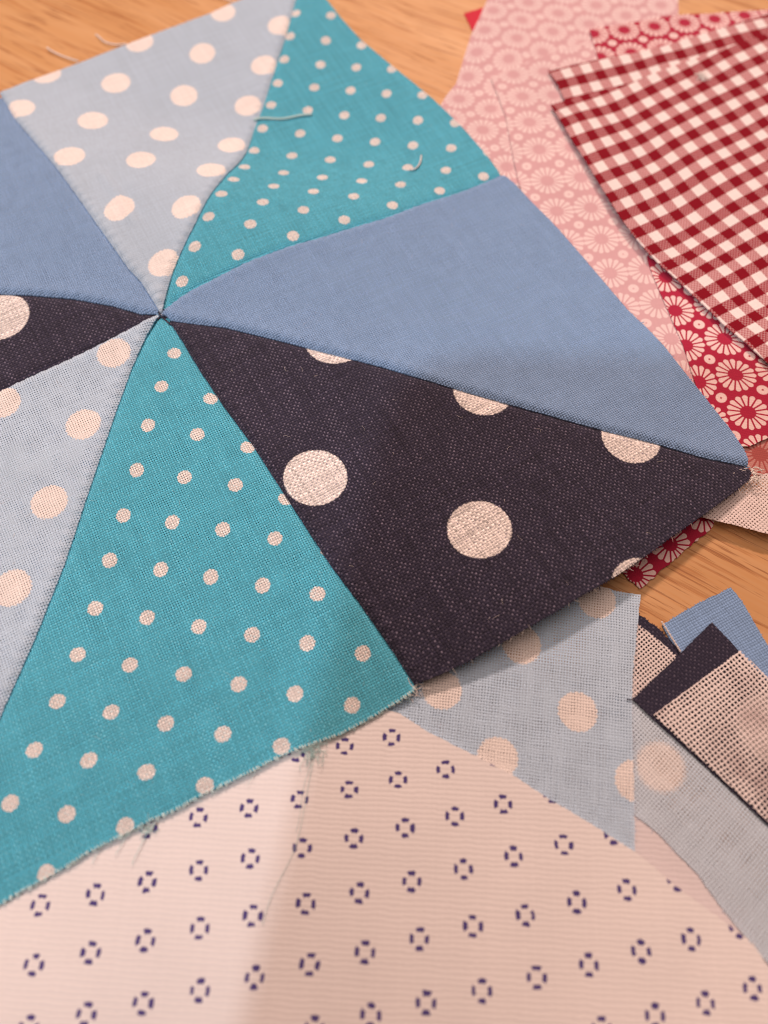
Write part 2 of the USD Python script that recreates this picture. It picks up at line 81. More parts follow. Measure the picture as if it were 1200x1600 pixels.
'r1': [(np.float64(47.79),np.float64(177.19)),(np.float64(52.99),np.float64(178.34)),(np.float64(60.71),np.float64(180.19)),(np.float64(66.21),np.float64(181.82)),(np.float64(71.59),np.float64(182.53)),(np.float64(77.21),np.float64(182.76)),(np.float64(84.93),np.float64(183.7)),(np.float64(90.77),np.float64(184.18)),(np.float64(180.14),np.float64(252.56)),(np.float64(117.88),np.float64(77.3)),(np.float64(66.53),np.float64(67.54)),(np.float64(63.08),np.float64(65.88)),(np.float64(57.28),np.float64(65.51)),(np.float64(55.95),np.float64(78.76)),(np.float64(55.09),np.float64(87.52)),(np.float64(53.09),np.float64(97.65)),(np.float64(51.56),np.float64(106.44)),(np.float64(51.02),np.float64(117.02)),(np.float64(49.29),np.float64(142.43)),(np.float64(48.75),np.float64(164.95))],
'r2': [(np.float64(58.91),np.float64(67.11)),(np.float64(63.58),np.float64(67.1)),(np.float64(69.65),np.float64(70.88)),(np.float64(116.98),np.float64(79.85)),(np.float64(111.55),np.float64(62.5)),(np.float64(65.53),np.float64(60.77)),(np.float64(61.66),np.float64(60.52))],
'g0': [(np.float64(37.02),np.float64(162.15)),(np.float64(38.5),np.float64(162.73)),(np.float64(43.21),np.float64(164.23)),(np.float64(48.71),np.float64(165.86)),(np.float64(57.38),np.float64(168.01)),(np.float64(63.82),np.float64(170.22)),(np.float64(72.2),np.float64(174.04)),(np.float64(81.82),np.float64(178.13)),(np.float64(89.96),np.float64(181.59)),(np.float64(181.42),np.float64(258.52)),(np.float64(116.81),np.float64(75.92)),(np.float64(69.82),np.float64(84.01)),(np.float64(61.4),np.float64(95.67)),(np.float64(54.57),np.float64(106.22)),(np.float64(49.73),np.float64(116.4)),(np.float64(44.78),np.float64(128.6)),(np.float64(41.44),np.float64(140.7)),(np.float64(39.68),np.float64(151.67)),(np.float64(38.55),np.float64(157.36))],
'g1': [(np.float64(36.33),np.float64(150.62)),(np.float64(41.96),np.float64(152.87)),(np.float64(47.76),np.float64(154.93)),(np.float64(55.1),np.float64(157.49)),(np.float64(59.75),np.float64(160.25)),(np.float64(65.97),np.float64(163.51)),(np.float64(75.41),np.float64(168.11)),(np.float64(88.24),np.float64(174.09)),(np.float64(177.28),np.float64(247.13)),(np.float64(116.09),np.float64(74.8)),(np.float64(69.26),np.float64(82.6)),(np.float64(66.1),np.float64(87.12)),(np.float64(63.23),np.float64(90.58)),(np.float64(60.91),np.float64(94.26)),(np.float64(58.3),np.float64(98.01)),(np.float64(55.88),np.float64(101.83)),(np.float64(53.3),np.float64(105.09)),(np.float64(51.27),np.float64(108.24)),(np.float64(49),np.float64(112.75)),(np.float64(47.04),np.float64(117.21)),(np.float64(45.43),np.float64(121.81)),(np.float64(43.55),np.float64(127.71)),(np.float64(41.64),np.float64(133.91)),(np.float64(39.63),np.float64(139.82)),(np.float64(37.81),np.float64(145.88))]},
'print': {'light_far': [(np.float64(-41.54),np.float64(169.02),1,0),(np.float64(-27.21),np.float64(164.51),2,0),(np.float64(-56.24),np.float64(172.85),0,0),(np.float64(-37.88),np.float64(184.04),1,-1),(np.float64(-24.37),np.float64(178.32),2,-1),(np.float64(-59.82),np.float64(158.89),0,1),(np.float64(-44.2),np.float64(155.19),1,1),(np.float64(-29.95),np.float64(151.91),2,1),(np.float64(-62.44),np.float64(145.35),0,2),(np.float64(-46.62),np.float64(141.13),1,2),(np.float64(-32.19),np.float64(138.22),2,2),(np.float64(-64.17),np.float64(131.93),0,3),(np.float64(-49.98),np.float64(132.5),1,3),(np.float64(-35.12),np.float64(129.16),2,3),(np.float64(-51.28),np.float64(116.16),1,4),(np.float64(-38.81),np.float64(117.47),2,4),(np.float64(-41.67),np.float64(103.45),2,5),(np.float64(-75.92),np.float64(161.72),-1,1),(np.float64(-79.02),np.float64(149.76),-1,2)],
'light_near': [(np.float64(-47.75),np.float64(83.6),0,0),(np.float64(-52.22),np.float64(69.02),0,1),(np.float64(-54.99),np.float64(53.6),0,2),(np.float64(-57.3),np.float64(39.68),0,3),(np.float64(-65.97),np.float64(73.11),-1,1)],
'teal_far': [(np.float64(-20.88),np.float64(183.52),0,0),(np.float64(-21.81),np.float64(175.08),0,1),(np.float64(-22.71),np.float64(167.03),0,2),(np.float64(-23.73),np.float64(159.07),0,3),(np.float64(-24.78),np.float64(152.33),0,4),(np.float64(-26.27),np.float64(144.95),0,5),(np.float64(-27.46),np.float64(137.64),0,6),(np.float64(-28.79),np.float64(131.25),0,7),(np.float64(-30.42),np.float64(126.39),0,8),(np.float64(-32.23),np.float64(121.37),0,9),(np.float64(-34.04),np.float64(114.75),0,10),(np.float64(-36.06),np.float64(107.34),0,11),(np.float64(-37.8),np.float64(99.41),0,12),(np.float64(-12.54),np.float64(182.86),1,0),(np.float64(-13.45),np.float64(173.51),1,1),(np.float64(-14.34),np.float64(165.02),1,2),(np.float64(-15.52),np.float64(157.7),1,3),(np.float64(-16.68),np.float64(150.65),1,4),(np.float64(-18.05),np.float64(143.47),1,5),(np.float64(-19.44),np.float64(136.39),1,6),(np.float64(-20.69),np.float64(129.88),1,7),(np.float64(-22.18),np.float64(124.62),1,8),(np.float64(-23.84),np.float64(119.05),1,9),(np.float64(-25.83),np.float64(112.83),1,10),(np.float64(-27.62),np.float64(105.29),1,11),(np.float64(-5.15),np.float64(171.77),2,1),(np.float64(-6.22),np.float64(164.16),2,2),(np.float64(-7.38),np.float64(156.48),2,3),(np.float64(-8.65),np.float64(148.89),2,4),(np.float64(-10.02),np.float64(141.97),2,5),(np.float64(-11.29),np.float64(135.05),2,6),(np.float64(-12.58),np.float64(128.17),2,7),(np.float64(-14.12),np.float64(123.14),2,8),(np.float64(-15.81),np.float64(117.02),2,9),(np.float64(-17.42),np.float64(109.84),2,10),(np.float64(1.73),np.float64(163.77),3,2),(np.float64(0.57),np.float64(155.47),3,3),(np.float64(-0.7),np.float64(147.97),3,4),(np.float64(-1.91),np.float64(140.81),3,5),(np.float64(-3.21),np.float64(133.25),3,6),(np.float64(-4.57),np.float64(127.06),3,7),(np.float64(-6),np.float64(121.7),3,8),(np.float64(-7.72),np.float64(114.27),3,9),(np.float64(8.48),np.float64(154.93),4,3),(np.float64(7.34),np.float64(146.91),4,4),(np.float64(6.12),np.float64(139.27),4,5),(np.float64(4.92),np.float64(131.92),4,6),(np.float64(3.38),np.float64(126.04),4,7),(np.float64(1.65),np.float64(119.02),4,8),(np.float64(15.31),np.float64(145.72),5,4),(np.float64(14.18),np.float64(137.78),5,5),(np.float64(12.83),np.float64(130.87),5,6),(np.float64(11.27),np.float64(124.47),5,7),(np.float64(20.39),np.float64(129.04),6,6)],
'teal_near': [(np.float64(-37.66),np.float64(83.73),0,0),(np.float64(-39.13),np.float64(76.78),0,1),(np.float64(-30.19),np.float64(74.05),1,1),(np.float64(-40.46),np.float64(68.79),0,2),(np.float64(-31.82),np.float64(66.98),1,2),(np.float64(-23),np.float64(64.3),2,2),(np.float64(-41.12),np.float64(59.96),0,3),(np.float64(-33.09),np.float64(58.64),1,3),(np.float64(-24.49),np.float64(57.3),2,3),(np.float64(-16.1),np.float64(54.66),3,3),(np.float64(-42.19),np.float64(51.65),0,4),(np.float64(-34.18),np.float64(50.52),1,4),(np.float64(-25.91),np.float64(49.26),2,4),(np.float64(-17.37),np.float64(47.66),3,4),(np.float64(-43.36),np.float64(44.02),0,5),(np.float64(-35.08),np.float64(42.41),1,5),(np.float64(-27.13),np.float64(41.23),2,5),(np.float64(-18.91),np.float64(39.73),3,5),(np.float64(-10.29),np.float64(38.34),4,5),(np.float64(-44.38),np.float64(36.05),0,6),(np.float64(-36.22),np.float64(34.63),1,6),(np.float64(-28.14),np.float64(33.12),2,6),(np.float64(-19.98),np.float64(31.92),3,6),(np.float64(-11.58),np.float64(30.63),4,6),(np.float64(-3.17),np.float64(29.06),5,6),(np.float64(-45.89),np.float64(28.89),0,7),(np.float64(-37.9),np.float64(27.34),1,7),(np.float64(-29.74),np.float64(26),2,7),(np.float64(-21.45),np.float64(24.49),3,7),(np.float64(-13.08),np.float64(23.09),4,7),(np.float64(-4.68),np.float64(21.45),5,7),(np.float64(-47.78),np.float64(21.98),0,8),(np.float64(-39.68),np.float64(20.41),1,8),(np.float64(-31.57),np.float64(18.77),2,8),(np.float64(-23.21),np.float64(17.33),3,8),(np.float64(-14.65),np.float64(15.65),4,8),(np.float64(-49.9),np.float64(15.12),0,9),(np.float64(-41.91),np.float64(13.72),1,9),(np.float64(-33.52),np.float64(12.16),2,9),(np.float64(-25.13),np.float64(10.36),3,9),(np.float64(-51.99),np.float64(8.01),0,10),(np.float64(-43.9),np.float64(6.6),1,10),(np.float64(-35.62),np.float64(5.04),2,10)],
'navy_right': [(np.float64(-11.53),np.float64(58.5),0,0),(np.float64(15.43),np.float64(48.74),1,0),(np.float64(-9.11),np.float64(86.44),0,-1),(np.float64(17.41),np.float64(75.28),1,-1),(np.float64(41.59),np.float64(65.91),2,-1),(np.float64(39.45),np.float64(38.34),2,0),(np.float64(11.34),np.float64(21.79),1,1),(np.float64(-13),np.float64(29.95),0,1)],
'navy_left': [(np.float64(-70.35),np.float64(91.58),0,0),(np.float64(-40.05),np.float64(80.59),1,0),(np.float64(-66.43),np.float64(64.23),0,1),(np.float64(-38.42),np.float64(54.64),1,1),(np.float64(-74.1),np.float64(119.09),0,-1)],
'white': [(np.float64(1.11),np.float64(16.92),0,0),(np.float64(1.99),np.float64(11.2),0,1),(np.float64(2.92),np.float64(4.9),0,2),(np.float64(3.7),np.float64(-1.88),0,3),(np.float64(4.69),np.float64(-8.61),0,4),(np.float64(5.37),np.float64(-15.83),0,5),(np.float64(8.75),np.float64(12.59),1,1),(np.float64(9.87),np.float64(6.31),1,2),(np.float64(10.75),np.float64(-0.32),1,3),(np.float64(11.72),np.float64(-7.13),1,4),(np.float64(12.52),np.float64(-14.51),1,5),(np.float64(16.66),np.float64(7.98),2,2),(np.float64(17.71),np.float64(1.27),2,3),(np.float64(18.74),np.float64(-5.86),2,4),(np.float64(19.67),np.float64(-13.02),2,5),(np.float64(24.66),np.float64(2.71),3,3),(np.float64(25.68),np.float64(-4.35),3,4),(np.float64(26.58),np.float64(-11.6),3,5),(np.float64(32.63),np.float64(-2.81),4,4),(np.float64(33.51),np.float64(-10.08),4,5),(np.float64(34.31),np.float64(-17.14),4,6),(np.float64(40.25),np.float64(-8.69),5,5),(np.float64(40.94),np.float64(-15.84),5,6),(np.float64(47.14),np.float64(-14.16),6,6),(np.float64(-5.62),np.float64(15.67),-1,0),(np.float64(-4.96),np.float64(9.92),-1,1),(np.float64(-4.13),np.float64(3.52),-1,2),(np.float64(-3.25),np.float64(-3.19),-1,3),(np.float64(-2.5),np.float64(-10.14),-1,4),(np.float64(-11.84),np.float64(8.56),-2,1),(np.float64(-11.2),np.float64(2.31),-2,2),(np.float64(-10.39),np.float64(-4.49),-2,3),(np.float64(-9.6),np.float64(-11.51),-2,4),(np.float64(-18.85),np.float64(7.39),-3,1),(np.float64(-18.2),np.float64(1.03),-3,2),(np.float64(-17.35),np.float64(-5.93),-3,3),(np.float64(-16.6),np.float64(-13),-3,4),(np.float64(-25.79),np.float64(6.23),-4,1),(np.float64(-25.02),np.float64(-0.47),-4,2),(np.float64(-24.23),np.float64(-7.35),-4,3),(np.float64(-23.52),np.float64(-14.41),-4,4),(np.float64(-31.86),np.float64(-1.88),-5,2),(np.float64(-31.12),np.float64(-8.82),-5,3),(np.float64(-30.61),np.float64(-15.8),-5,4),(np.float64(-38.59),np.float64(-3.42),-6,2),(np.float64(-38.17),np.float64(-10.21),-6,3),(np.float64(-37.65),np.float64(-16.97),-6,4),(np.float64(-45.71),np.float64(-4.65),-7,2),(np.float64(-45.32),np.float64(-11.58),-7,3)],
'light_a': [(np.float64(8.59),np.float64(23.96),0,0),(np.float64(21.05),np.float64(30.81),1,0),(np.float64(33.49),np.float64(38.13),2,0),(np.float64(28.63),np.float64(20.7),1,1),(np.float64(16.41),np.float64(14.33),0,1),(np.float64(35.76),np.float64(11.11),1,2)],
'light_b': [(np.float64(40.2),np.float64(12.24),0,0),(np.float64(60.17),np.float64(13.8),1,0),(np.float64(38.77),np.float64(-3.64),0,1),(np.float64(59.48),np.float64(-5.17),1,1)],
'r1': [(np.float64(55.63),np.float64(87.23),0,0),(np.float64(63.1),np.float64(88.8),1,0),(np.float64(56.82),np.float64(79.17),0,1),(np.float64(63.44),np.float64(80.8),1,1),(np.float64(64.12),np.float64(72.75),1,2),(np.float64(59.33),np.float64(84.21),0.5,0.5),(np.float64(59.84),np.float64(75.72),0.5,1.5),(np.float64(67.7),np.float64(77.46),1.5,1.5),(np.float64(66.78),np.float64(84.74),1.5,0.5),(np.float64(58.81),np.float64(92.06),0.5,-0.5)],
'p1': [(np.float64(29),np.float64(161.5),0,0),(np.float64(30.65),np.float64(154.64),0,1),(np.float64(31.41),np.float64(146.3),0,2),(np.float64(32.92),np.float64(138.09),0,3),(np.float64(33.73),np.float64(128.82),0,4),(np.float64(34.96),np.float64(120.55),0,5),(np.float64(43.21),np.float64(113.37),1,6),(np.float64(43.8),np.float64(104.58),1,7)],
'p0': [(np.float64(25.97),np.float64(184.74),0,0),(np.float64(23.45),np.float64(177.51),0,1),(np.float64(21.26),np.float64(169.6),0,2),(np.float64(18.82),np.float64(161.03),0,3),(np.float64(34.39),np.float64(187.61),1,-1),(np.float64(32.4),np.float64(181.25),1,0),(np.float64(31.03),np.float64(174.83),1,1),(np.float64(28.63),np.float64(167.9),1,2),(np.float64(41.2),np.float64(183.58),2,-1),(np.float64(39.41),np.float64(177.11),2,0),(np.float64(36.24),np.float64(169.7),2,1),(np.float64(50.64),np.float64(186.66),3,-2)],
'r3': [(np.float64(40.47),np.float64(42.7),0,0),(np.float64(46.64),np.float64(48.03),1,0),(np.float64(44.35),np.float64(37.65),0,1),(np.float64(50.48),np.float64(42.81),1,1),(np.float64(53.34),np.float64(53.44),2,0)],
'n2': [(np.float64(56.15),np.float64(19.02),0,0),(np.float64(82.56),np.float64(9.76),1,0),(np.float64(50.2),np.float64(-6.68),0,1),(np.float64(73.65),np.float64(-13.73),1,1)],
'g1': [(np.float64(38.69),np.float64(145.13),0,1),(np.float64(42.14),np.float64(146.79),1,1),(np.float64(45.94),np.float64(147.83),2,1),(np.float64(49.82),np.float64(149.22),3,1),(np.float64(54.11),np.float64(151.91),4,1),(np.float64(58.49),np.float64(154.7),5,1),(np.float64(63.19),np.float64(157.77),6,1),(np.float64(67.69),np.float64(160.49),7,1),(np.float64(72.54),np.float64(163.73),8,1),(np.float64(77.23),np.float64(167),9,1),(np.float64(82.15),np.float64(169.97),10,1),(np.float64(44.09),np.float64(140.69),1,2),(np.float64(48.11),np.float64(142.28),2,2),(np.float64(51.78),np.float64(143.95),3,2),(np.float64(56.29),np.float64(146.92),4,2),(np.float64(60.91),np.float64(150.01),5,2),(np.float64(65.56),np.float64(152.87),6,2),(np.float64(74.88),np.float64(158.93),8,2),(np.float64(79.33),np.float64(162.12),9,2),(np.float64(84.14),np.float64(164.7),10,2),(np.float64(45.81),np.float64(135.09),1,3),(np.float64(50.26),np.float64(137.22),2,3),(np.float64(54.14),np.float64(139.16),3,3),(np.float64(58.68),np.float64(142.41),4,3),(np.float64(63.29),np.float64(145.47),5,3),(np.float64(67.74),np.float64(148.47),6,3),(np.float64(72.45),np.float64(151.42),7,3),(np.float64(77.18),np.float64(154.23),8,3),(np.float64(81.68),np.float64(156.74),9,3),(np.float64(47.91),np.float64(129.72),1,4),(np.float64(52.33),np.float64(131.87),2,4),(np.float64(56.25),np.float64(134.24),3,4),(np.float64(60.81),np.float64(137.8),4,4),(np.float64(65.37),np.float64(140.78),5,4),(np.float64(70.02),np.float64(143.82),6,4),(np.float64(74.61),np.float64(146.29),7,4),(np.float64(79.21),np.float64(149.65),8,4),(np.float64(50.21),np.float64(124.87),1,5),(np.float64(54.26),np.float64(127.29),2,5),(np.float64(58.61),np.float64(130.02),3,5),(np.float64(63.1),np.float64(133.26),4,5),(np.float64(67.64),np.float64(136.26),5,5),(np.float64(72.18),np.float64(138.92),6,5),(np.float64(76.78),np.float64(141.6),7,5),(np.float64(81.08),np.float64(144.58),8,5),(np.float64(51.87),np.float64(119.95),1,6),(np.float64(56.32),np.float64(122.59),2,6),(np.float64(60.64),np.float64(125.27),3,6),(np.float64(65.15),np.float64(128.8),4,6),(np.float64(69.88),np.float64(131.88),5,6),(np.float64(74.17),np.float64(134.45),6,6),(np.float64(78.78),np.float64(137.33),7,6),(np.float64(54.15),np.float64(115.68),1,7),(np.float64(58.33),np.float64(118.01),2,7),(np.float64(62.7),np.float64(121.14),3,7),(np.float64(67.53),np.float64(124.34),4,7),(np.float64(72.02),np.float64(127.33),5,7),(np.float64(76.52),np.float64(130.1),6,7),(np.float64(56.71),np.float64(111.25),1,8),(np.float64(60.8),np.float64(113.78),2,8),(np.float64(65.31),np.float64(116.76),3,8),(np.float64(69.98),np.float64(120.2),4,8),(np.float64(74.43),np.float64(122.89),5,8),(np.float64(59.19),np.float64(107.51),1,9),(np.float64(63.49),np.float64(110.56),2,9),(np.float64(67.8),np.float64(113.29),3,9),(np.float64(72.56),np.float64(116.47),4,9),(np.float64(62.05),np.float64(104.76),1,10),(np.float64(66.07),np.float64(107.02),2,10),(np.float64(70.35),np.float64(109.69),3,10),(np.float64(64.67),np.float64(100.96),1,11),(np.float64(68.69),np.float64(103.35),2,11),(np.float64(66.71),np.float64(96.69),1,12),(np.float64(70.34),np.float64(98.66),2,12),(np.float64(68.93),np.float64(93.03),1,13),(np.float64(68.11),np.float64(87.58),0,14)],
'g0': [(np.float64(39.8),np.float64(157.84),0,0),(np.float64(43.96),np.float64(159.16),1,0),(np.float64(48.36),np.float64(160.46),2,0),(np.float64(53.05),np.float64(162.02),3,0),(np.float64(57.57),np.float64(163.63),4,0),(np.float64(62.44),np.float64(165.92),5,0),(np.float64(67.21),np.float64(167.24),6,0),(np.float64(72.12),np.float64(169.23),7,0),(np.float64(76.63),np.float64(171.22),8,0),(np.float64(40.99),np.float64(161.32),0.5,-0.5),(np.float64(45.42),np.float64(162.76),1.5,-0.5),(np.float64(49.9),np.float64(164.31),2.5,-0.5),(np.float64(54.61),np.float64(165.72),3.5,-0.5),(np.float64(59.42),np.float64(167.56),4.5,-0.5),(np.float64(42.3),np.float64(155.42),0.5,0.5),(np.float64(46.88),np.float64(156.81),1.5,0.5),(np.float64(51.52),np.float64(158.39),2.5,0.5)]},
'thread': {'teal_scrap': [(np.float64(-28.22),np.float64(147.11),np.float64(0.72)),(np.float64(-25.35),np.float64(147.78),np.float64(0.66)),(np.float64(-22.28),np.float64(147.61),np.float64(0.64)),(np.float64(-19.25),np.float64(148.38),np.float64(0.66)),(np.float64(-15.64),np.float64(148.89),np.float64(0.73))],
'teal_curl': [(np.float64(7.79),np.float64(135.49),np.float64(1.57)),(np.float64(7.61),np.float64(133.58),np.float64(1.77)),(np.float64(7.04),np.float64(131.86),np.float64(1.98)),(np.float64(6.09),np.float64(130.78),np.float64(2.13)),(np.float64(5.17),np.float64(131.02),np.float64(2.08))],
'fray_1': [(np.float64(-59.54),np.float64(172.77),np.float64(0.5)),(np.float64(-61.4),np.float64(172.33),np.float64(0.5)),(np.float64(-64.02),np.float64(173),np.float64(0.5)),(np.float64(-65.74),np.float64(174.58),np.float64(0.5)),(np.float64(-67.14),np.float64(175.95),np.float64(0.5))],
'fray_2': [(np.float64(-69.48),np.float64(166.57),np.float64(0.5)),(np.float64(-72.48),np.float64(167.88),np.float64(0.5)),(np.float64(-75.24),np.float64(169.43),np.float64(0.5)),(np.float64(-77.66),np.float64(171.43),np.float64(0.5))],
'fray_3': [(np.float64(-36.2),np.float64(188.15),np.float64(0.5)),(np.float64(-38.13),np.float64(189.12),np.float64(0.5)),(np.float64(-40.08),np.float64(190.33),np.float64(0.5))],
'long': [(np.float64(-11.25),np.float64(15.85),np.float64(2.85)),(np.float64(-10.09),np.float64(14.34),np.float64(2.87)),(np.float64(-10.21),np.float64(12.76),np.float64(2.87)),(np.float64(-10.8),np.float64(9.32),np.float64(2.9)),(np.float64(-11.28),np.float64(5.97),np.float64(2.92)),(np.float64(-12.01),np.float64(2.71),np.float64(2.95)),(np.float64(-13.02),np.float64(0.31),np.float64(2.97)),(np.float64(-14.04),np.float64(-1.65),np.float64(2.99)),(np.float64(-14.95),np.float64(-3.57),np.float64(3.01)),(np.float64(-15.6),np.float64(-5.47),np.float64(3.03)),(np.float64(-15.92),np.float64(-6.97),np.float64(3.05))],
'long_b': [(np.float64(-10.42),np.float64(15.85),np.float64(2.86)),(np.float64(-10.58),np.float64(12.76),np.float64(2.87)),(np.float64(-11.21),np.float64(10.6),np.float64(2.88)),(np.float64(-11.6),np.float64(7.22),np.float64(2.91)),(np.float64(-12.17),np.float64(4.33),np.float64(2.93))],
'drop_0': [(np.float64(-35.05),np.float64(4.33),np.float64(2.99)),(np.float64(-35.94),np.float64(2.55),np.float64(3.01)),(np.float64(-36.48),np.float64(1.43),np.float64(3.02))],
'drop_1': [(np.float64(-32.58),np.float64(5.73),np.float64(2.97)),(np.float64(-32.56),np.float64(4.17),np.float64(2.99)),(np.float64(-33.42),np.float64(2.07),np.float64(3.01)),(np.float64(-34.03),np.float64(0.16),np.float64(3.04))],
'drop_2': [(np.float64(-38.57),np.float64(2.55),np.float64(3.01)),(np.float64(-39.22),np.float64(1.11),np.float64(3.02)),(np.float64(-39.44),np.float64(0.31),np.float64(3.03))],
'drop_3': [(np.float64(-33.48),np.float64(5.15),np.float64(2.98)),(np.float64(-33.02),np.float64(4.33),np.float64(2.99)),(np.float64(-32.23),np.float64(4.33),np.float64(2.99)),(np.float64(-31.67),np.float64(5.56),np.float64(2.98))],
'ging_thread': [(np.float64(38.53),np.float64(157.15),np.float64(1.61)),(np.float64(37.75),np.float64(159.32),np.float64(1.56)),(np.float64(37.08),np.float64(161.28),np.float64(1.52)),(np.float64(36.91),np.float64(162.58),np.float64(1.5))],
'tip': [(np.float64(37.12),np.float64(22.5),np.float64(1.93)),(np.float64(36.64),np.float64(22.5),np.float64(1.94)),(np.float64(35.99),np.float64(22.59),np.float64(1.95))],
'mid_thread': [(np.float64(43.37),np.float64(34.87),np.float64(0.86)),(np.float64(44.13),np.float64(33.22),np.float64(0.84)),(np.float64(44.88),np.float64(31.6),np.float64(0.82)),(np.float64(45.63),np.float64(29.99),np.float64(0.81))]},
'seam': {'seam_top': [(np.float64(-20.6),np.float64(197.26)),(np.float64(-21.14),np.float64(188.83)),(np.float64(-21.88),np.float64(182.33)),(np.float64(-22.95),np.float64(174.17)),(np.float64(-24.59),np.float64(164.26)),(np.float64(-26.46),np.float64(152.13)),(np.float64(-28.13),np.float64(144.04)),(np.float64(-29.02),np.float64(137.22)),(np.float64(-30.06),np.float64(133.27)),(np.float64(-31.97),np.float64(128.59)),(np.float64(-33.53),np.float64(123.8)),(np.float64(-34.72),np.float64(120.08)),(np.float64(-36.49),np.float64(113.26)),(np.float64(-38.36),np.float64(107.07)),(np.float64(-39.72),np.float64(101.99)),(np.float64(-40.49),np.float64(97.35)),(np.float64(-40.78),np.float64(94.15)),(np.float64(-40.88),np.float64(92.75))],
'seam_1': [(np.float64(24.1),np.float64(129.45)),(np.float64(16.89),np.float64(125.11)),(np.float64(8.3),np.float64(120.5)),(np.float64(0),np.float64(115.22)),(np.float64(-11.06),np.float64(110.15)),(np.float64(-17.07),np.float64(107.77)),(np.float64(-24.76),np.float64(104.22)),(np.float64(-29.98),np.float64(101.08)),(np.float64(-32.86),np.float64(99.29)),(np.float64(-35.73),np.float64(97.67)),(np.float64(-38.18),np.float64(95.63)),(np.float64(-39.37),np.float64(94.26)),(np.float64(-40.88),np.float64(92.75))],
'seam_2': [(np.float64(60.39),np.float64(60.41)),(np.float64(53.34),np.float64(62.08)),(np.float64(45.75),np.float64(64.79)),(np.float64(37.45),np.float64(67.31)),(np.float64(21.58),np.float64(72.85)),(np.float64(12.31),np.float64(76.09)),(np.float64(0),np.float64(80.56)),(np.float64(-12.96),np.float64(84.49)),(np.float64(-20.21),np.float64(86.71)),(np.float64(-29.11),np.float64(89.37)),(np.float64(-35.07),np.float64(90.23)),(np.float64(-38.91),np.float64(90.89)),(np.float64(-40.88),np.float64(92.75))],
'seam_3': [(np.float64(4.53),np.float64(24.38)),(np.float64(1.63),np.float64(28.93)),(np.float64(-0.97),np.float64(32.73)),(np.float64(-3.94),np.float64(37.05)),(np.float64(-8.02),np.float64(42.5)),(np.float64(-10.68),np.float64(46.62)),(np.float64(-16.82),np.float64(56.3)),(np.float64(-22.17),np.float64(64.79)),(np.float64(-27.71),np.float64(72.46)),(np.float64(-32.96),np.float64(80.51)),(np.float64(-36.44),np.float64(86.35)),(np.float64(-38.54),np.float64(89.62)),(np.float64(-40.88),np.float64(92.75))],
'seam_4': [(np.float64(-62.17),np.float64(-10.25)),(np.float64(-59.72),np.float64(2.86)),(np.float64(-55.4),np.float64(21.61)),(np.float64(-52.89),np.float64(31.44)),(np.float64(-50.42),np.float64(43.27)),(np.float64(-49.14),np.float64(52.33)),(np.float64(-47.74),np.float64(62.14)),(np.float64(-46.15),np.float64(73.2)),(np.float64(-44.94),np.float64(80.59)),(np.float64(-43.21),np.float64(87.54)),(np.float64(-41.58),np.float64(91.63)),(np.float64(-40.88),np.float64(92.75))],
'seam_5': [(np.float64(-78.84),np.float64(68.39)),(np.float64(-67.14),np.float64(75.6)),(np.float64(-61.16),np.float64(79.5)),(np.float64(-53.97),np.float64(83.94)),(np.float64(-47.69),np.float64(88.2)),(np.float64(-42.86),np.float64(91.49)),(np.float64(-40.88),np.float64(92.75))],
'seam_6': [(np.float64(-96.37),np.float64(99.45)),(np.float64(-86.33),np.float64(98.55)),(np.float64(-71.42),np.float64(96.98)),(np.float64(-65.36),np.float64(96.6)),(np.float64(-57.87),np.float64(95.85)),(np.float64(-50.23),np.float64(94.36)),(np.float64(-44.74),np.float64(92.6)),(np.float64(-40.88),np.float64(92.75))],
'seam_7': [(np.float64(-84.37),np.float64(154.46)),(np.float64(-79.08),np.float64(145.92)),(np.float64(-72.94),np.float64(137.75)),(np.float64(-67.04),np.float64(129.83)),(np.float64(-60.73),np.float64(120.67)),(np.float64(-54.97),np.float64(112.2)),(np.float64(-48.24),np.float64(102.63)),(np.float64(-45.51),np.float64(99.62)),(np.float64(-42.66),np.float64(95.13)),(np.float64(-41.36),np.float64(92.9)),(np.float64(-40.88),np.float64(92.75))]},
'edge': {'teal_near': [(np.float64(4.53),np.float64(24.38)),(np.float64(4.33),np.float64(23.45)),(np.float64(1.87),np.float64(21.9)),(np.float64(-1.58),np.float64(19.8)),(np.float64(-6.18),np.float64(17.36)),(np.float64(-9.19),np.float64(16.37)),(np.float64(-12.79),np.float64(15.12)),(np.float64(-15.2),np.float64(14.07)),(np.float64(-19.58),np.float64(11.81)),(np.float64(-25.02),np.float64(9.26)),(np.float64(-29.49),np.float64(6.84)),(np.float64(-32.36),np.float64(5.69)),(np.float64(-36.15),np.float64(3.74)),(np.float64(-39.73),np.float64(1.97)),(np.float64(-43.67),np.float64(-0.47)),(np.float64(-48.35),np.float64(-3.03)),(np.float64(-50.87),np.float64(-4.55)),(np.float64(-55.48),np.float64(-6.73)),(np.float64(-62.17),np.float64(-10.25))],
'navy_right': [(np.float64(60.39),np.float64(60.41)),(np.float64(60.65),np.float64(59.18)),(np.float64(59.9),np.float64(57.71)),(np.float64(56.59),np.float64(55.15)),(np.float64(50.84),np.float64(50.97)),(np.float64(45.33),np.float64(47.25)),(np.float64(40.39),np.float64(43.67)),(np.float64(35.97),np.float64(40.73)),(np.float64(28.93),np.float64(36.65)),(np.float64(25.58),np.float64(34.66)),(np.float64(18.99),np.float64(31)),(np.float64(12.57),np.float64(27.67)),(np.float64(8.5),np.float64(25.85)),(np.float64(4.53),np.float64(24.38))],
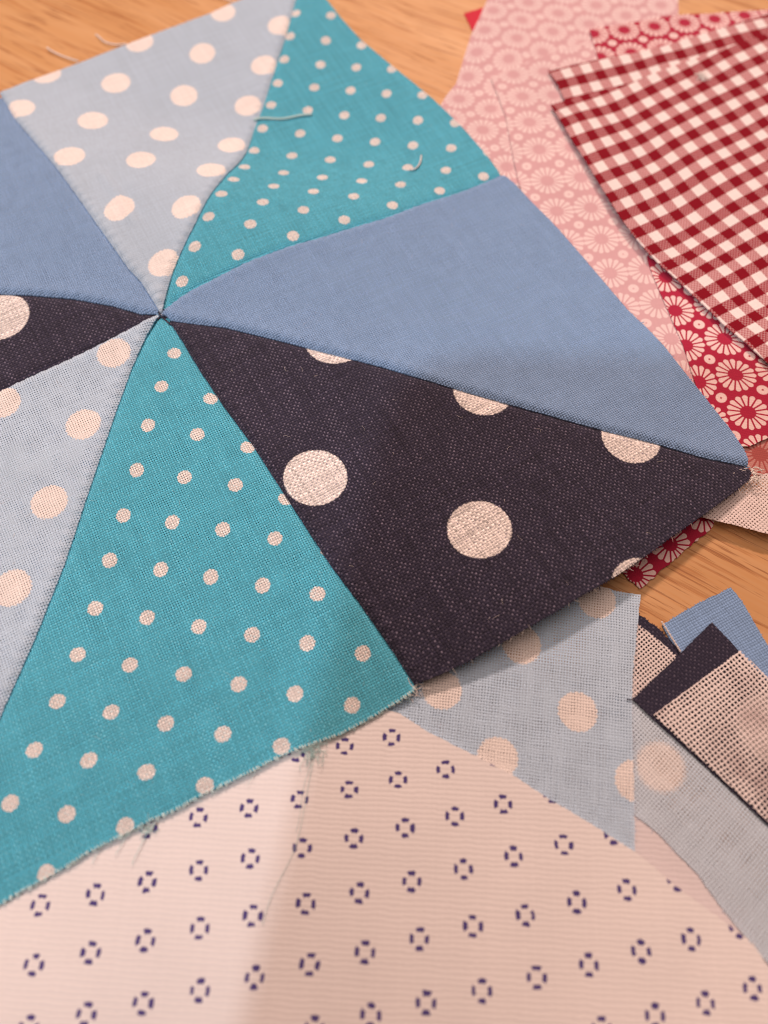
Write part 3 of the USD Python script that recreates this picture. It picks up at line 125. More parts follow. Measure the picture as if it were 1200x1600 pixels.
'mid_right': [(np.float64(24.1),np.float64(129.45)),(np.float64(26.55),np.float64(127.02)),(np.float64(29.32),np.float64(122.49)),(np.float64(34.15),np.float64(114.88)),(np.float64(38.68),np.float64(106.75)),(np.float64(42.34),np.float64(99.66)),(np.float64(45.3),np.float64(94.04)),(np.float64(48.3),np.float64(89.65)),(np.float64(50.57),np.float64(85.65)),(np.float64(53.08),np.float64(80.2)),(np.float64(56.41),np.float64(73.3)),(np.float64(58.88),np.float64(68.01)),(np.float64(60.32),np.float64(63.53)),(np.float64(60.39),np.float64(60.41))],
'teal_far': [(np.float64(-20.6),np.float64(197.26)),(np.float64(-17),np.float64(192.78)),(np.float64(-13.62),np.float64(188.4)),(np.float64(-10.1),np.float64(181.69)),(np.float64(-5.48),np.float64(174.04)),(np.float64(0),np.float64(167.1)),(np.float64(6.7),np.float64(158.75)),(np.float64(10.84),np.float64(153.41)),(np.float64(13.9),np.float64(148.78)),(np.float64(16.89),np.float64(144.05)),(np.float64(21.45),np.float64(135.52)),(np.float64(24.1),np.float64(129.45))],
'light_far': [(np.float64(-84.82),np.float64(155.14)),(np.float64(-80.03),np.float64(159.31)),(np.float64(-69.29),np.float64(165.89)),(np.float64(-59.37),np.float64(171.97)),(np.float64(-49.76),np.float64(178.11)),(np.float64(-41.27),np.float64(183.08)),(np.float64(-36.32),np.float64(187.19)),(np.float64(-27.8),np.float64(192.53)),(np.float64(-20.6),np.float64(197.26))]},
'spot': {'corner_right': [60.76,59.18,3.88],
'corner_near': [4.62,23.73,2.99],
'tuft_edge': [-10.4,15.23,2.91],
'ging_knot': [70.31,158.8,2.3],
'tuft_edge_b': [-32.89,4.66,2.78]},
'crease': [([(-56.65,126.66),(-52.93,121.36),(-48.82,113.67)],0.38,0.9),([(-50.9,121.34),(-47.91,115.29)],-0.2,1.2),([(-22.38,122.53),(-19.7,111.26)],0.1,1.5),([(0,71.59),(8.37,56.54),(9.9,40.86)],0.14,1.6),([(-6.95,87.86),(18.8,91.23)],0.1,2),([(28.64,71.52),(44.75,75.67)],0.1,1.8),([(-19.42,64.15),(-8.41,56.8)],0.1,1.5),([(-37.06,41.35),(-26.03,30.15)],0.1,2),([(-9.82,36.09),(-3.79,25.36)],0.16,2),([(-45.28,12.68),(-34.07,10.11)],0.1,2)]}

MM = 0.001
def tps(pts, smooth=.5):
    c = np.array(pts, float)
    if len(c) < 4: return lambda x, y: np.full(len(x), c[0, 2])
    f = RBFInterpolator(c[:, :2], c[:, 2], kernel='thin_plate_spline', smoothing=smooth, degree=1); lo, hi = c[:, 2].min() - .3, c[:, 2].max() + .3
    return lambda x, y: np.clip(f(np.c_[x, y]), lo, hi)
SURF = {k: tps(v) for k, v in D['surf'].items()}
def frame(name):
    d = np.array(D['print'][name], float); A = np.c_[d[:, :2], np.ones(len(d))]; X = np.linalg.lstsq(A, d[:, 2:], rcond=None)[0]
    m = np.linalg.inv(X[:2].T); m = m / math.sqrt(abs(np.linalg.det(m))); a = math.atan2(m[1, 0], m[0, 0]); c, s = math.cos(a), math.sin(a)
    return np.array([[c, s], [-s, c]]) @ m
def print_map(name, smooth=0.02):
    d = np.array(D['print'][name], float); A = np.c_[d[:, :2], np.ones(len(d))]; X = np.linalg.lstsq(A, d[:, 2:], rcond=None)[0]
    r = d[:, 2:] - A @ X
    if len(d) < 6: return lambda p: np.c_[p, np.ones(len(p))] @ X
    f = RBFInterpolator(d[:, :2], r, kernel='linear', smoothing=smooth, degree=0, neighbors=None)
    def g(p):
        far = cKDTree(d[:, :2]).query(p)[0]; w = np.exp(-(np.maximum(far - 6, 0) / 8) ** 2)[:, None]
        return np.c_[p, np.ones(len(p))] @ X + f(p) * w
    return g

# ------------------------------------------------------------------ node graphs
class Graph:
    def __init__(s): s.nodes, s.links, s.k = {}, [], 0
    def n(s, kind, **inp):
        s.k += 1; name = f'n{s.k}'; vals = {}
        for a, v in inp.items():
            if isinstance(v, str) and '.' in v: s.links.append((v, f'{name}.{a}'))
            else: vals[a] = v
        s.nodes[name] = (kind, vals); return name
    def m(s, op, a, b=0.5, c=0.0): return s.n('math', math_type=op, value1=a, value2=b, value3=c) + '.value'
    def step(s, v, lo, hi, kind='smoothstep'): return s.n('map_range', range_type=kind, value=v, from_min=lo, from_max=hi, to_min=0.0, to_max=1.0, clamp=True) + '.result'
    def mix(s, f, a, b, kind='mix'): return s.n('mix', mix_type=kind, fac=f, color1=a, color2=b) + '.color'
    def build(s, name, surface): return usdkit.material(stage, '/World/Looks/' + name, s.nodes, s.links, surface=surface)
    def sep(s, v): x = s.n('separate_xyz', vector=v); return x + '.x', x + '.y', x + '.z'
    def fr(s, v): return s.m('subtract', s.m('fract' if False else 'fraction', s.m('add', v, 100.5)), .5)     # -0.5..0.5 about the nearest whole number

def local(g, u, v, B, half=0.0):
    """Offset from the nearest repeat of the print, in true (unsheared) proportions."""
    a, b = g.fr(g.m('add', u, half)), g.fr(g.m('add', v, half))
    return [g.m('add', g.m('multiply', a, float(B[i][0])), g.m('multiply', b, float(B[i][1]))) for i in (0, 1)]
def length(g, a, b): return g.m('sqrt', g.m('add', g.m('multiply', a, a), g.m('multiply', b, b)))
def dots(g, u, v, r, edge, jit, B):
    return g.step(g.m('add', length(g, *local(g, u, v, B)), jit), r + edge, r - edge)
def rings(g, u, v, jit, B):
    a, b = local(g, u, v, B); r = length(g, a, b); th = g.m('arctan2', b, a)
    wn = g.n('noise_texture', vector=g.n('geometry') + '.position', scale=520.0, detail=2.0) + '.color'
    wx, wy, _ = g.sep(wn)
    th = g.m('add', th, g.m('multiply', g.m('subtract', wx, .5), .5)); r = g.m('add', r, g.m('multiply', g.m('subtract', wy, .5), .05))
    band = g.step(g.m('add', g.m('absolute', g.m('subtract', r, .148)), jit), .054, .028)
    dash = g.step(g.m('cosine', g.m('add', g.m('multiply', th, 4.0), 1.0)), -.55, -.1)
    return g.m('multiply', band, dash)
def flowers(g, u, v, B):
    a, b = local(g, u, v, B); r = length(g, a, b); th = g.m('arctan2', b, a)
    s = g.m('absolute', g.fr(g.m('multiply', th, 16 / (2 * math.pi))))                    # .5 mid petal, 0 at the line between petals
    line = g.m('multiply', g.m('multiply', s, r), 2 * math.pi / 16); q = g.m('subtract', .5, s)
    pet = g.m('multiply', g.step(line, .014, .026), g.step(g.m('add', r, g.m('multiply', g.m('multiply', q, q), .3)), .478, .455))
    pet = g.m('multiply', pet, g.step(r, .165, .19))
    c = length(g, *local(g, u, v, B, .5))
    ring = g.m('multiply', g.step(c, .145, .122), g.step(c, .018, .032))
    return g.m('maximum', pet, ring)

def cloth(name, ground, thread_mm, angle, pattern=None, ink=(.86, .82, .79), hole=0.0, hole_soft=.25, fleck=None, fleck_amount=.0, bump=.35, slub=.18, rib=0.0, radius=.14, stain=None, gap=.25, checks=None, back=None, translucent=0.0, edge=.02, jag=.01, holevar=1.0, sheen=.08, B=((1, 0), (0, 1))):
    g = Graph()
    pos = g.n('geometry') + '.position'
    mp = g.n('mapping', mapping_type='point', vector=pos, rotation=(0, 0, -math.radians(angle)), scale=(1 / (thread_mm * MM),) * 3)   # position -> threads
    # mapping scales first, then turns: uniform scale, so the order does not matter
    wob = g.n('noise_texture', vector=pos, scale=420.0, detail=2.0, dimensions='3D')
    wv = g.n('mix', mix_type='linear_light', fac=.42, color1=mp + '.vector', color2=wob + '.color') + '.color'
    x, y, _ = g.sep(wv)
    sx, sy = g.m('sine', g.m('multiply', x, math.pi)), g.m('sine', g.m('multiply', y, math.pi))
    k = g.m('multiply', sx, sy)                                      # > 0 where the warp lies on top, < 0 where the weft does
    over = g.step(k, -.12, .12)
    if rib: h = g.m('add', g.m('multiply', g.m('absolute', sy), 1.0), g.m('multiply', g.m('absolute', k), .25))
    else: h = g.m('power', g.m('absolute', k), .6)
    # thread-to-thread differences (thick and thin yarns)
    vx = g.n('mapping', vector=mp + '.vector', scale=(1.0, .022, 1.0)); vy = g.n('mapping', vector=mp + '.vector', scale=(.022, 1.0, 1.0), location=(31, 7, 3))
    nx = g.n('noise_texture', vector=vx + '.vector', scale=1.3, detail=1.0) + '.fac'; ny = g.n('noise_texture', vector=vy + '.vector', scale=1.3, detail=1.0) + '.fac'
    yarn = g.m('add', g.m('multiply', nx, over), g.m('multiply', ny, g.m('subtract', 1.0, over)))
    jit = g.m('add', g.m('multiply', g.m('subtract', yarn, .5), jag * 1.6), g.m('multiply', k, jag))
    uv = g.n('texture_coordinate') + '.UV'; u, v, _ = g.sep(uv)
    col = ground
    if checks:
        dark, pale, mid_row, mid_col = checks
        cu = g.step(g.m('absolute', g.fr(u)), .262, .238); cv = g.step(g.m('absolute', g.fr(v)), .262, .238); cu, cv = g.m('subtract', 1.0, cu), g.m('subtract', 1.0, cv)
        a = g.mix(cu, dark, pale); b = g.mix(cv, dark, pale)
        col = g.mix(over, a, b)
        only_u, only_v = g.m('multiply', g.m('subtract', 1.0, cu), cv), g.m('multiply', cu, g.m('subtract', 1.0, cv))
        col = g.mix(g.m('multiply', only_u, .72), col, mid_col); col = g.mix(g.m('multiply', only_v, .72), col, mid_row)
    elif pattern == 'dots': col = g.mix(dots(g, u, v, radius, edge, jit, B), ground, ink)
    elif pattern == 'rings': col = g.mix(rings(g, u, v, g.m('multiply', g.m('subtract', nx, .5), .05), B), ground, ink)
    elif pattern == 'flowers': col = g.mix(flowers(g, u, v, B), ground, ink)
    if stain:
        sn = g.n('noise_texture', vector=pos, scale=stain[1], detail=3.0, roughness=.55) + '.fac'
        col = g.mix(g.m('multiply', g.step(sn, .48, .68), stain[2]), col, stain[0])
    if fleck is not None:
        fn = g.n('noise_texture', vector=g.n('mapping', vector=mp + '.vector', scale=(.9, .55, 1)) + '.vector', scale=1.0, detail=2.0) + '.fac'
        col = g.mix(g.m('multiply', g.m('multiply', g.m('add', .12, g.m('multiply', g.step(fn, .36, .66), .88)), g.m('multiply', g.step(k, .1, .85), g.m('add', .45, g.m('multiply', g.step(yarn, .36, .62), .55)))), fleck_amount), col, fleck)
    # yarn tone
    tone = g.m('add', 1.0 - slub / 2, g.m('multiply', g.step(yarn, .3, .7, 'linear'), slub))
    big = g.n('noise_texture', vector=pos, scale=95.0, detail=3.0) + '.fac'
    tone = g.m('multiply', tone, g.m('add', .95, g.m('multiply', big, .1)))
    col = g.mix(1.0, col, g.n('combine_xyz', x=tone, y=tone, z=tone) + '.vector', 'multiply')
    bp = g.n('bump', height=h, strength=bump, distance=thread_mm * MM * .45) + '.normal'
    sh = g.n('principled_bsdf', base_color=col, roughness=.88, specular_ior_level=.18, normal=bp, diffuse_roughness=.4, sheen_weight=sheen, sheen_roughness=.6) + '.BSDF'
    if translucent:
        sh = g.n('mix_closure', fac=translucent, closure1=sh, closure2=g.n('translucent_bsdf', color=col) + '.BSDF') + '.closure'
    if hole:
        tx = g.m('multiply', g.m('absolute', g.fr(g.m('add', x, .5))), 2.0); ty = g.m('multiply', g.m('absolute', g.fr(g.m('add', y, .5))), 2.0)
        patchy = g.n('noise_texture', vector=g.n('mapping', vector=mp + '.vector', scale=(.16, .11, 1)) + '.vector', scale=1.0, detail=3.0) + '.fac'
        # gap between yarns is widest where fraction is near a whole number of threads
        gx = g.step(g.m('add', tx, g.m('add', g.m('multiply', g.m('subtract', nx, .5), holevar), g.m('multiply', g.m('subtract', patchy, .5), holevar * .5))), 1 - hole - hole_soft / 2, 1 - hole + hole_soft / 2)
        gy = g.step(g.m('add', ty, g.m('add', g.m('multiply', g.m('subtract', ny, .5), holevar), g.m('multiply', g.m('subtract', patchy, .5), holevar * .5))), 1 - hole - hole_soft / 2, 1 - hole + hole_soft / 2)
        sh = g.n('mix_closure', fac=g.m('multiply', gx, gy), closure1=sh, closure2=g.n('transparent_bsdf', color=(1, 1, 1)) + '.BSDF') + '.closure'
    return g.build(name, sh)

def plain(name, color, rough=.8, spec=.2):
    g = Graph(); return g.build(name, g.n('principled_bsdf', base_color=color, roughness=rough, specular_ior_level=spec) + '.BSDF')

# ------------------------------------------------------------------ prims
USED = {}
def path_of(name, parent):
    base = (parent or '/World') + '/' + name; n = USED.get(base, 0); USED[base] = n + 1
    return base if n == 0 else f'{base}_{n:03d}'
def tag(prim, label=None, category=None, group=None, kind=None):
    for k, v in (('label', label), ('category', category), ('group', group), ('kind', kind)):
        if v: prim.SetCustomDataByKey(k, v)
    return prim
def thing(name, label, category, group=None):
    p = path_of(name, None); UsdGeom.Xform.Define(stage, p); tag(stage.GetPrimAtPath(p), label, category, group); return p
def put(name, mesh, mat, parent=None, smooth=True, uv=None, **tags):
    p = path_of(name, parent); m = usdkit.mesh(stage, p, mesh, mat, smooth=smooth, uv=uv); tag(m.GetPrim(), **tags)
    if uv is not None or True: m.CreateDoubleSidedAttr(True)
    return p

def densify(line, step, close=True):
    pts = np.array(line, float); out = []
    n = len(pts) if close else len(pts) - 1
    for i in range(n):
        a, b = pts[i], pts[(i + 1) % len(pts)]; k = max(1, int(math.ceil(np.linalg.norm(b - a) / step)))
        out += [a + (b - a) * t / k for t in range(k)]
    if not close: out.append(pts[-1])
    return np.array(out)

def sheet(outline, zf, uvf=None, step=1.0, th=.25, rough_edge=.05, rings_in=(), lo=None):
    """A cloth: a closed thin solid over the plan outline (mm). Returns mesh (m) and uv."""
    b = densify(outline, min(.5, step * .5)); n = len(b)
    if rough_edge:
        nb = np.roll(b, -1, 0) - np.roll(b, 1, 0); nb = np.c_[nb[:, 1], -nb[:, 0]] / np.maximum(np.linalg.norm(nb, axis=1, keepdims=True), 1e-6)
        b = b + nb * (nrs.rand(n, 1) - .5) * 2 * rough_edge
    poly = Polygon(b).buffer(0)
    if poly.geom_type != 'Polygon': poly = max(poly.geoms, key=lambda q: q.area)
    b = np.array(poly.exterior.coords)[:-1]
    pts = [b]
    for d in rings_in:
        q = poly.buffer(-d)
        for gq in getattr(q, 'geoms', [q]):
            if not gq.is_empty: pts.append(densify(np.array(gq.exterior.coords)[:-1], step * .6))
    inner = poly.buffer(-(max(rings_in) if rings_in else 0) - step * .5)
    x0, y0, x1, y1 = poly.bounds
    gx, gy = np.meshgrid(np.arange(x0, x1, step), np.arange(y0, y1, step * .87)); gx = gx + (np.arange(gx.shape[0]) % 2)[:, None] * step / 2
    gp = np.c_[gx.ravel(), gy.ravel()]
    if not inner.is_empty: pts.append(gp[shapely.contains_xy(inner, gp[:, 0], gp[:, 1])])
    p = np.vstack(pts); tri = Delaunay(p).simplices; c = p[tri].mean(1); tri = tri[shapely.contains_xy(poly, c[:, 0], c[:, 1])]
    a = p[tri]; ar = (a[:, 1, 0] - a[:, 0, 0]) * (a[:, 2, 1] - a[:, 0, 1]) - (a[:, 2, 0] - a[:, 0, 0]) * (a[:, 1, 1] - a[:, 0, 1])
    tri = tri[np.abs(ar) > 1e-7]; ar = ar[np.abs(ar) > 1e-7]; tri[ar < 0] = tri[ar < 0][:, ::-1]
    z = zf(p[:, 0], p[:, 1]); nb = len(b); N = len(p)
    top = np.c_[p, z]; bot = np.c_[p, z - th]
    e = np.arange(nb); e2 = (e + 1) % nb
    ccw = Polygon(b).exterior.is_ccw
    sv = np.vstack([top[:nb], bot[:nb]]); o = 2 * N
    q = np.vstack([np.c_[o + e, o + nb + e, o + nb + e2], np.c_[o + e, o + nb + e2, o + e2]])
    if not ccw: q = q[:, ::-1]
    v = np.vstack([top, bot, sv]); f = np.vstack([tri, tri[:, ::-1] + N, q])
    u = uvf(v[:, :2]) if uvf else v[:, :2]
    return (v * MM, f), u

def tube(pts, r, sides=5, taper=True):
    p = np.array(pts, float); n = len(p); t = np.gradient(p, axis=0); t /= np.maximum(np.linalg.norm(t, axis=1, keepdims=True), 1e-9)
    up = np.where(np.abs(t[:, 2:3]) < .9, [[0, 0, 1.0]], [[1.0, 0, 0]]); s = np.cross(t, up); s /= np.linalg.norm(s, axis=1, keepdims=True); w = np.cross(s, t)
    rr = np.full(n, r)
    if taper: rr[0] *= .6; rr[-1] *= .3
    a = np.arange(sides) * 2 * math.pi / sides
    v = (p[:, None] + rr[:, None, None] * (np.cos(a)[None, :, None] * s[:, None] + np.sin(a)[None, :, None] * w[:, None])).reshape(-1, 3)
    i = np.arange(n - 1)[:, None] * sides; j = np.arange(sides)[None]; j2 = (j + 1) % sides
    A, B, C, E = i + j, i + j2, i + sides + j, i + sides + j2
    f = np.vstack([np.stack([A, B, E], -1).reshape(-1, 3), np.stack([A, E, C], -1).reshape(-1, 3)])
    caps = [[0, k + 1, k] for k in range(1, sides - 1)] + [[(n - 1) * sides, (n - 1) * sides + k, (n - 1) * sides + k + 1] for k in range(1, sides - 1)]
    return v, np.vstack([f, caps])
def join(parts):
    v, f, o = [], [], 0
    for a, b in parts: v.append(a); f.append(b + o); o += len(a)
    return np.vstack(v) * MM, np.vstack(f)
def smooth_line(pts, k=6):
    p = np.array(pts, float); t = np.arange(len(p)); T = np.linspace(0, len(p) - 1, (len(p) - 1) * k + 1)
    from scipy.interpolate import CubicSpline
    return CubicSpline(t, p)(T) if len(p) > 2 else p
def yarn(name, key, r, mat, parent=None, plies=2, **tags):
    """A loose thread of twisted plies."""
    c = smooth_line(D['thread'][key], 14); s = np.r_[0, np.cumsum(np.linalg.norm(np.diff(c, axis=0), axis=1))]; parts = []
    for q in range(plies):
        a = s * 5.5 + q * 2 * math.pi / plies; off = np.c_[np.cos(a) * .5, np.sin(a) * .5, np.sin(a + 1) * .5] * r * (plies > 1)
        parts.append(tube(c + off, r * (.72 if plies > 1 else 1)))
    return put(name, join(parts), mat, parent, **tags)
def fringe(line, zf, pitch, length, r, mat, parent, out=1, droop=.15, keep=1.0, tilt=.25, seed=1, name='frayed_edge', wild=.05):
    """Cut thread ends standing out of an edge."""
    R = random.Random(seed); b = densify(line, pitch, close=False); t = np.gradient(b, axis=0); t /= np.maximum(np.linalg.norm(t, axis=1, keepdims=True), 1e-9)
    nrm = np.c_[t[:, 1], -t[:, 0]] * out; z = zf(b[:, 0], b[:, 1]); parts = []
    for i in range(len(b)):
        if R.random() > keep: continue
        L = length * R.uniform(.35, 1.1) * (R.uniform(1.5, 3.0) if R.random() < wild else 1)
        d = nrm[i] + t[i] * R.gauss(0, tilt); j = t[i] * R.uniform(-.3, .3) * pitch
        base = np.r_[b[i] + j - d * .35, z[i] - .08]; cr = R.gauss(0, .25) * L
        pts = [base + np.r_[d * (L + .35) * q + t[i] * cr * q * q, -droop * L * q * q + .05 * math.sin(q * 3)] for q in np.linspace(0, 1, 5)]
        parts.append(tube(pts, r * R.uniform(.7, 1.15), 4))
    return put(name, join(parts), mat, parent, kind='stuff')

def wrinkle(amp, scale, seed):
    def f(x, y): return amp * (meshkit.fbm(np.c_[x / scale, y / scale, 0 * x + seed * 3.7], 3, seed) - .5) * 2
    return f
# ------------------------------------------------------------------ the table
def wood():
    g = Graph(); pos = g.n('geometry') + '.position'
    al = g.n('mapping', vector=pos, rotation=(0, 0, math.radians(31))) + '.vector'
    wv = g.n('noise_texture', vector=g.n('mapping', vector=al, scale=(14, 30, 14)) + '.vector', scale=1.0, detail=2.0) + '.color'
    al = g.n('mix', mix_type='linear_light', fac=.0035, color1=al, color2=wv) + '.color'
    def nz(sx, sy, d=3.0, r=.55, loc=(0, 0, 0)): return g.n('noise_texture', vector=g.n('mapping', vector=al, scale=(sx, sy, 40), location=loc) + '.vector', scale=1.0, detail=d, roughness=r) + '.fac'
    broad, fine, pore, pore2 = nz(9, 150), nz(60, 1900, 3.0, .6), nz(30, 640, 3.0, .6, (3, 5, 1)), nz(70, 1700, 3.0, .6, (9, 2, 4))
    col = g.mix(g.step(broad, .3, .7), (.60, .36, .17), (.52, .285, .115))
    col = g.mix(g.m('multiply', g.step(fine, .42, .68), .35), col, (.54, .26, .08))
    p1 = g.m('multiply', g.step(pore, .545, .63), .64); p2 = g.m('multiply', g.step(pore2, .56, .64), .7)
    col = g.mix(p1, col, (.38, .16, .05)); col = g.mix(p2, col, (.27, .105, .035))
    h = g.m('subtract', 1.0, g.m('add', p1, p2))
    bp = g.n('bump', height=h, strength=.35, distance=.0002) + '.normal'
    return g.build('oiled_oak', g.n('principled_bsdf', base_color=col, roughness=g.m('add', .42, g.m('multiply', fine, .2)), specular_ior_level=.35, normal=bp) + '.BSDF')
import trimesh
tb = trimesh.creation.box((1.3, .8, .03)); tb.apply_translation((0, .16, -.015))
put('table', (tb.vertices, tb.faces), wood(), smooth=False, label='orange brown oak table top with dark grain streaks under all the fabric', category='table', kind='structure')

# ------------------------------------------------------------------ cloth materials
A = 29
CREAM = (.86, .835, .81)
TEAL, MID, PALE, NAVY = (.10, .525, .70), (.262, .44, .71), (.54, .70, .84), (.030, .028, .055)
FLECK = (.19, .175, .24)
MAKE = dict(
 teal=dict(ground=TEAL, thread_mm=.41, angle=27, pattern='dots', ink=CREAM, radius=.148, edge=.01, jag=.010, bump=.85, slub=.45, hole=.31, hole_soft=.35, fleck=(.26, .64, .74), fleck_amount=.55),
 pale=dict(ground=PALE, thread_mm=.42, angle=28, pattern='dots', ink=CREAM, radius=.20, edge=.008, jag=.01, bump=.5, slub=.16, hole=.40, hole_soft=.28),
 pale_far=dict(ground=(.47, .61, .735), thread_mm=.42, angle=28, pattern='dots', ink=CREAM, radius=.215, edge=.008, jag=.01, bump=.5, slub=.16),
 mid=dict(ground=MID, thread_mm=.40, angle=28, bump=.9, slub=.28, hole=.24, hole_soft=.35, fleck=(.38, .47, .62), fleck_amount=.35),
 navy=dict(ground=NAVY, thread_mm=.46, angle=31, pattern='dots', ink=CREAM, radius=.190, edge=.005, jag=.003, bump=.85, slub=.7, fleck=FLECK, fleck_amount=.95),
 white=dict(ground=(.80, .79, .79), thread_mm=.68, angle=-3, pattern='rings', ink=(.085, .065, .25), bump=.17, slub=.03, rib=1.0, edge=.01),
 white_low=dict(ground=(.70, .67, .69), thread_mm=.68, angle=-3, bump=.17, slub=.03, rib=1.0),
 pale_a=dict(ground=(.55, .72, .87), thread_mm=.43, angle=-8, pattern='dots', ink=CREAM, radius=.222, edge=.008, bump=.4, slub=.16, hole=.39, hole_soft=.3),
 pale_b=dict(ground=(.59, .71, .81), thread_mm=.46, angle=-47, pattern='dots', ink=(.80, .80, .80), radius=.183, edge=.03, bump=.4, slub=.16, hole=.42, hole_soft=.3),
 n0=dict(ground=NAVY, thread_mm=.42, angle=36, bump=.6, slub=.35, fleck=FLECK, fleck_amount=.5),
 n1=dict(ground=(.82, .77, .76), thread_mm=.54, angle=36, bump=.5, slub=.12, hole=.60, hole_soft=.2, holevar=.5, stain=((.34, .25, .26), 90., .35)),
 n2=dict(ground=NAVY, thread_mm=.42, angle=33, pattern='dots', ink=CREAM, radius=.19, bump=.6, slub=.35, fleck=FLECK, fleck_amount=.6),
 n3=dict(ground=(.84, .79, .78), thread_mm=.62, angle=33, bump=.5, slub=.12, hole=.60, hole_soft=.18, holevar=.5, stain=((.34, .23, .23), 60., .65)),
 mids=dict(ground=MID, thread_mm=.42, angle=27, bump=.8, slub=.25),
 beige=dict(ground=(.82, .74, .72), thread_mm=.50, angle=40, bump=.5, slub=.25, hole=.42, hole_soft=.25),
 red=dict(ground=(.44, .018, .06), thread_mm=.34, angle=11, pattern='flowers', ink=(.84, .66, .64), bump=.3, slub=.1),
 red_back=dict(ground=(.42, .10, .09), thread_mm=.34, angle=11, pattern='flowers', ink=(.56, .27, .24), bump=.3, slub=.1),
 pink=dict(ground=(.66, .42, .44), thread_mm=.34, angle=11, pattern='flowers', ink=(.80, .66, .65), bump=.3, slub=.06),
 scrap=dict(ground=(.62, .03, .06), thread_mm=.34, angle=11, bump=.3, slub=.1),
 ging=dict(ground=(.3, .01, .03), thread_mm=.36, angle=32, sheen=0.0, checks=((.24, .003, .014), (.84, .78, .76), (.38, .045, .062), (.57, .25, .26)), bump=.4, slub=.12),
)
NAMES = dict(pale_far='pale_blue_dot_cotton_far', teal='teal_pin_dot_cotton', pale='pale_blue_dot_cotton', mid='mid_blue_cotton', navy='navy_dot_cotton', white='white_ring_cotton', white_low='white_ribbed_cotton', pale_a='sheer_blue_dot_cotton', pale_b='sheer_blue_dot_reverse', n0='navy_cotton_border', n1='navy_reverse_mesh_small', n2='navy_cotton_band', n3='navy_reverse_mesh', mids='mid_blue_scrap_cotton', beige='cream_open_weave', red='red_daisy_cotton', red_back='red_daisy_reverse', pink='pink_daisy_cotton', scrap='red_cotton', ging='red_gingham')
BUILT = {}
def material_for(key, prt=None):
    k = (key, prt)
    if k not in BUILT:
        a = dict(MAKE[key]); n = NAMES[key] + ('' if not any(q[0] == key for q in BUILT) else f'_{sum(q[0] == key for q in BUILT):03d}')
        if prt and 'pattern' in a: a['B'] = frame(prt).tolist()
        BUILT[k] = cloth(n, **a)
    return BUILT[k]
YARN = dict(fringe=plain('fringe_yarn', (.62, .78, .76)), teal=plain('teal_yarn', (.20, .56, .62)), pale_teal=plain('pale_teal_yarn', (.48, .70, .70)), white=plain('white_yarn', (.80, .76, .72)), navy=plain('navy_yarn', NAVY), pale=plain('pale_blue_yarn', (.62, .68, .80)), red=plain('dark_red_yarn', (.28, .015, .03)), mid=plain('mid_blue_yarn', MID), pink=plain('pink_yarn', (.75, .5, .48)))

# ------------------------------------------------------------------ the patchwork block
SEAM = {k: (cKDTree(densify(v, .3, False)), np.array(v)) for k, v in D['seam'].items()}
W_BLOCK = wrinkle(.16, 14, 3)
base = SURF['block']
def block_z(seams, high):
    def f(x, y):
        p = np.c_[x, y]; z = base(x, y) + W_BLOCK(x, y)
        for s in seams:
            d, i = SEAM[s][0].query(p)
            z = z - .52 * np.exp(-(d / .45) ** 1.3)
            pk = 1 + .6 * np.sin(i * .3 * 2 * math.pi / 2.3) * np.exp(-(d / 1.6) ** 2)
            if s in high: z = z + .20 * np.exp(-(d / 6.0) ** 4) + .22 * pk * np.exp(-((d - 1.1) / 1.2) ** 2)
            else: z = z - .06 * np.exp(-(d / 1.5) ** 2)
        for (line, amp, wid) in CREASE:
            z = z + amp * np.exp(-(line.query(p)[0] / wid) ** 2)
        return .36 + np.logaddexp(0, (z - .36) * 12) / 12
    return f
CREASE = [(cKDTree(densify(l, .3, False)), a, w) for l, a, w in D['crease']]
B = thing('patchwork_block', 'pinwheel quilt block sewn from eight blue, teal and navy triangles', 'quilt block')
PATCH = [
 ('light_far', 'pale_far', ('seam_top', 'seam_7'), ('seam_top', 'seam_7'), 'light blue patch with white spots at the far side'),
 ('teal_far', 'teal', ('seam_top', 'seam_1'), (), 'teal patch with white pin dots and a loose thread, at the far side'),
 ('mid_right', 'mid', ('seam_1', 'seam_2'), ('seam_1', 'seam_2'), 'plain mid blue patch at the right'),
 ('navy_right', 'navy', ('seam_2', 'seam_3'), ('seam_3',), 'dark navy patch with large white spots at the right'),
 ('teal_near', 'teal', ('seam_3', 'seam_4'), (), 'teal patch with white pin dots and a frayed near edge'),
 ('light_near', 'pale', ('seam_4', 'seam_5'), ('seam_4', 'seam_5'), 'light blue patch with white spots at the near left'),
 ('navy_left', 'navy', ('seam_5', 'seam_6'), (), 'narrow navy patch with a white spot at the left edge'),
 ('mid_left', 'mid', ('seam_6', 'seam_7'), ('seam_6',), 'plain mid blue patch at the left'),
]
BZ, BP = {}, {}
ALL = shapely.union_all([Polygon(D['outline'][q[0]]).buffer(.02) for q in PATCH])
for key, mat, seams, high, label in PATCH:
    zf = block_z(seams, high); BZ[key] = zf
    uvf = print_map(key) if key in D['print'] else None
    shape = D['outline'][key]
    if set(seams) - set(high):                  # the seam allowance runs on under the neighbour
        own = Polygon(shape); q = own
        for s in set(seams) - set(high): q = q.union(LineString(D['seam'][s]).buffer(.7))
        q = q.intersection(ALL).buffer(0); q = max(getattr(q, 'geoms', [q]), key=lambda w: w.area); shape = list(q.exterior.coords)[:-1]
    mesh, uv = sheet(shape, zf, uvf, step=.95, th=.32, rough_edge=.03, rings_in=(.2, .45, .8, 1.3, 2.0))
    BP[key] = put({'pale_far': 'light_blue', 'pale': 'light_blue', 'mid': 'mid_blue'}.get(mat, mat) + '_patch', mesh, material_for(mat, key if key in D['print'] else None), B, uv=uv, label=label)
E_ = D['edge']
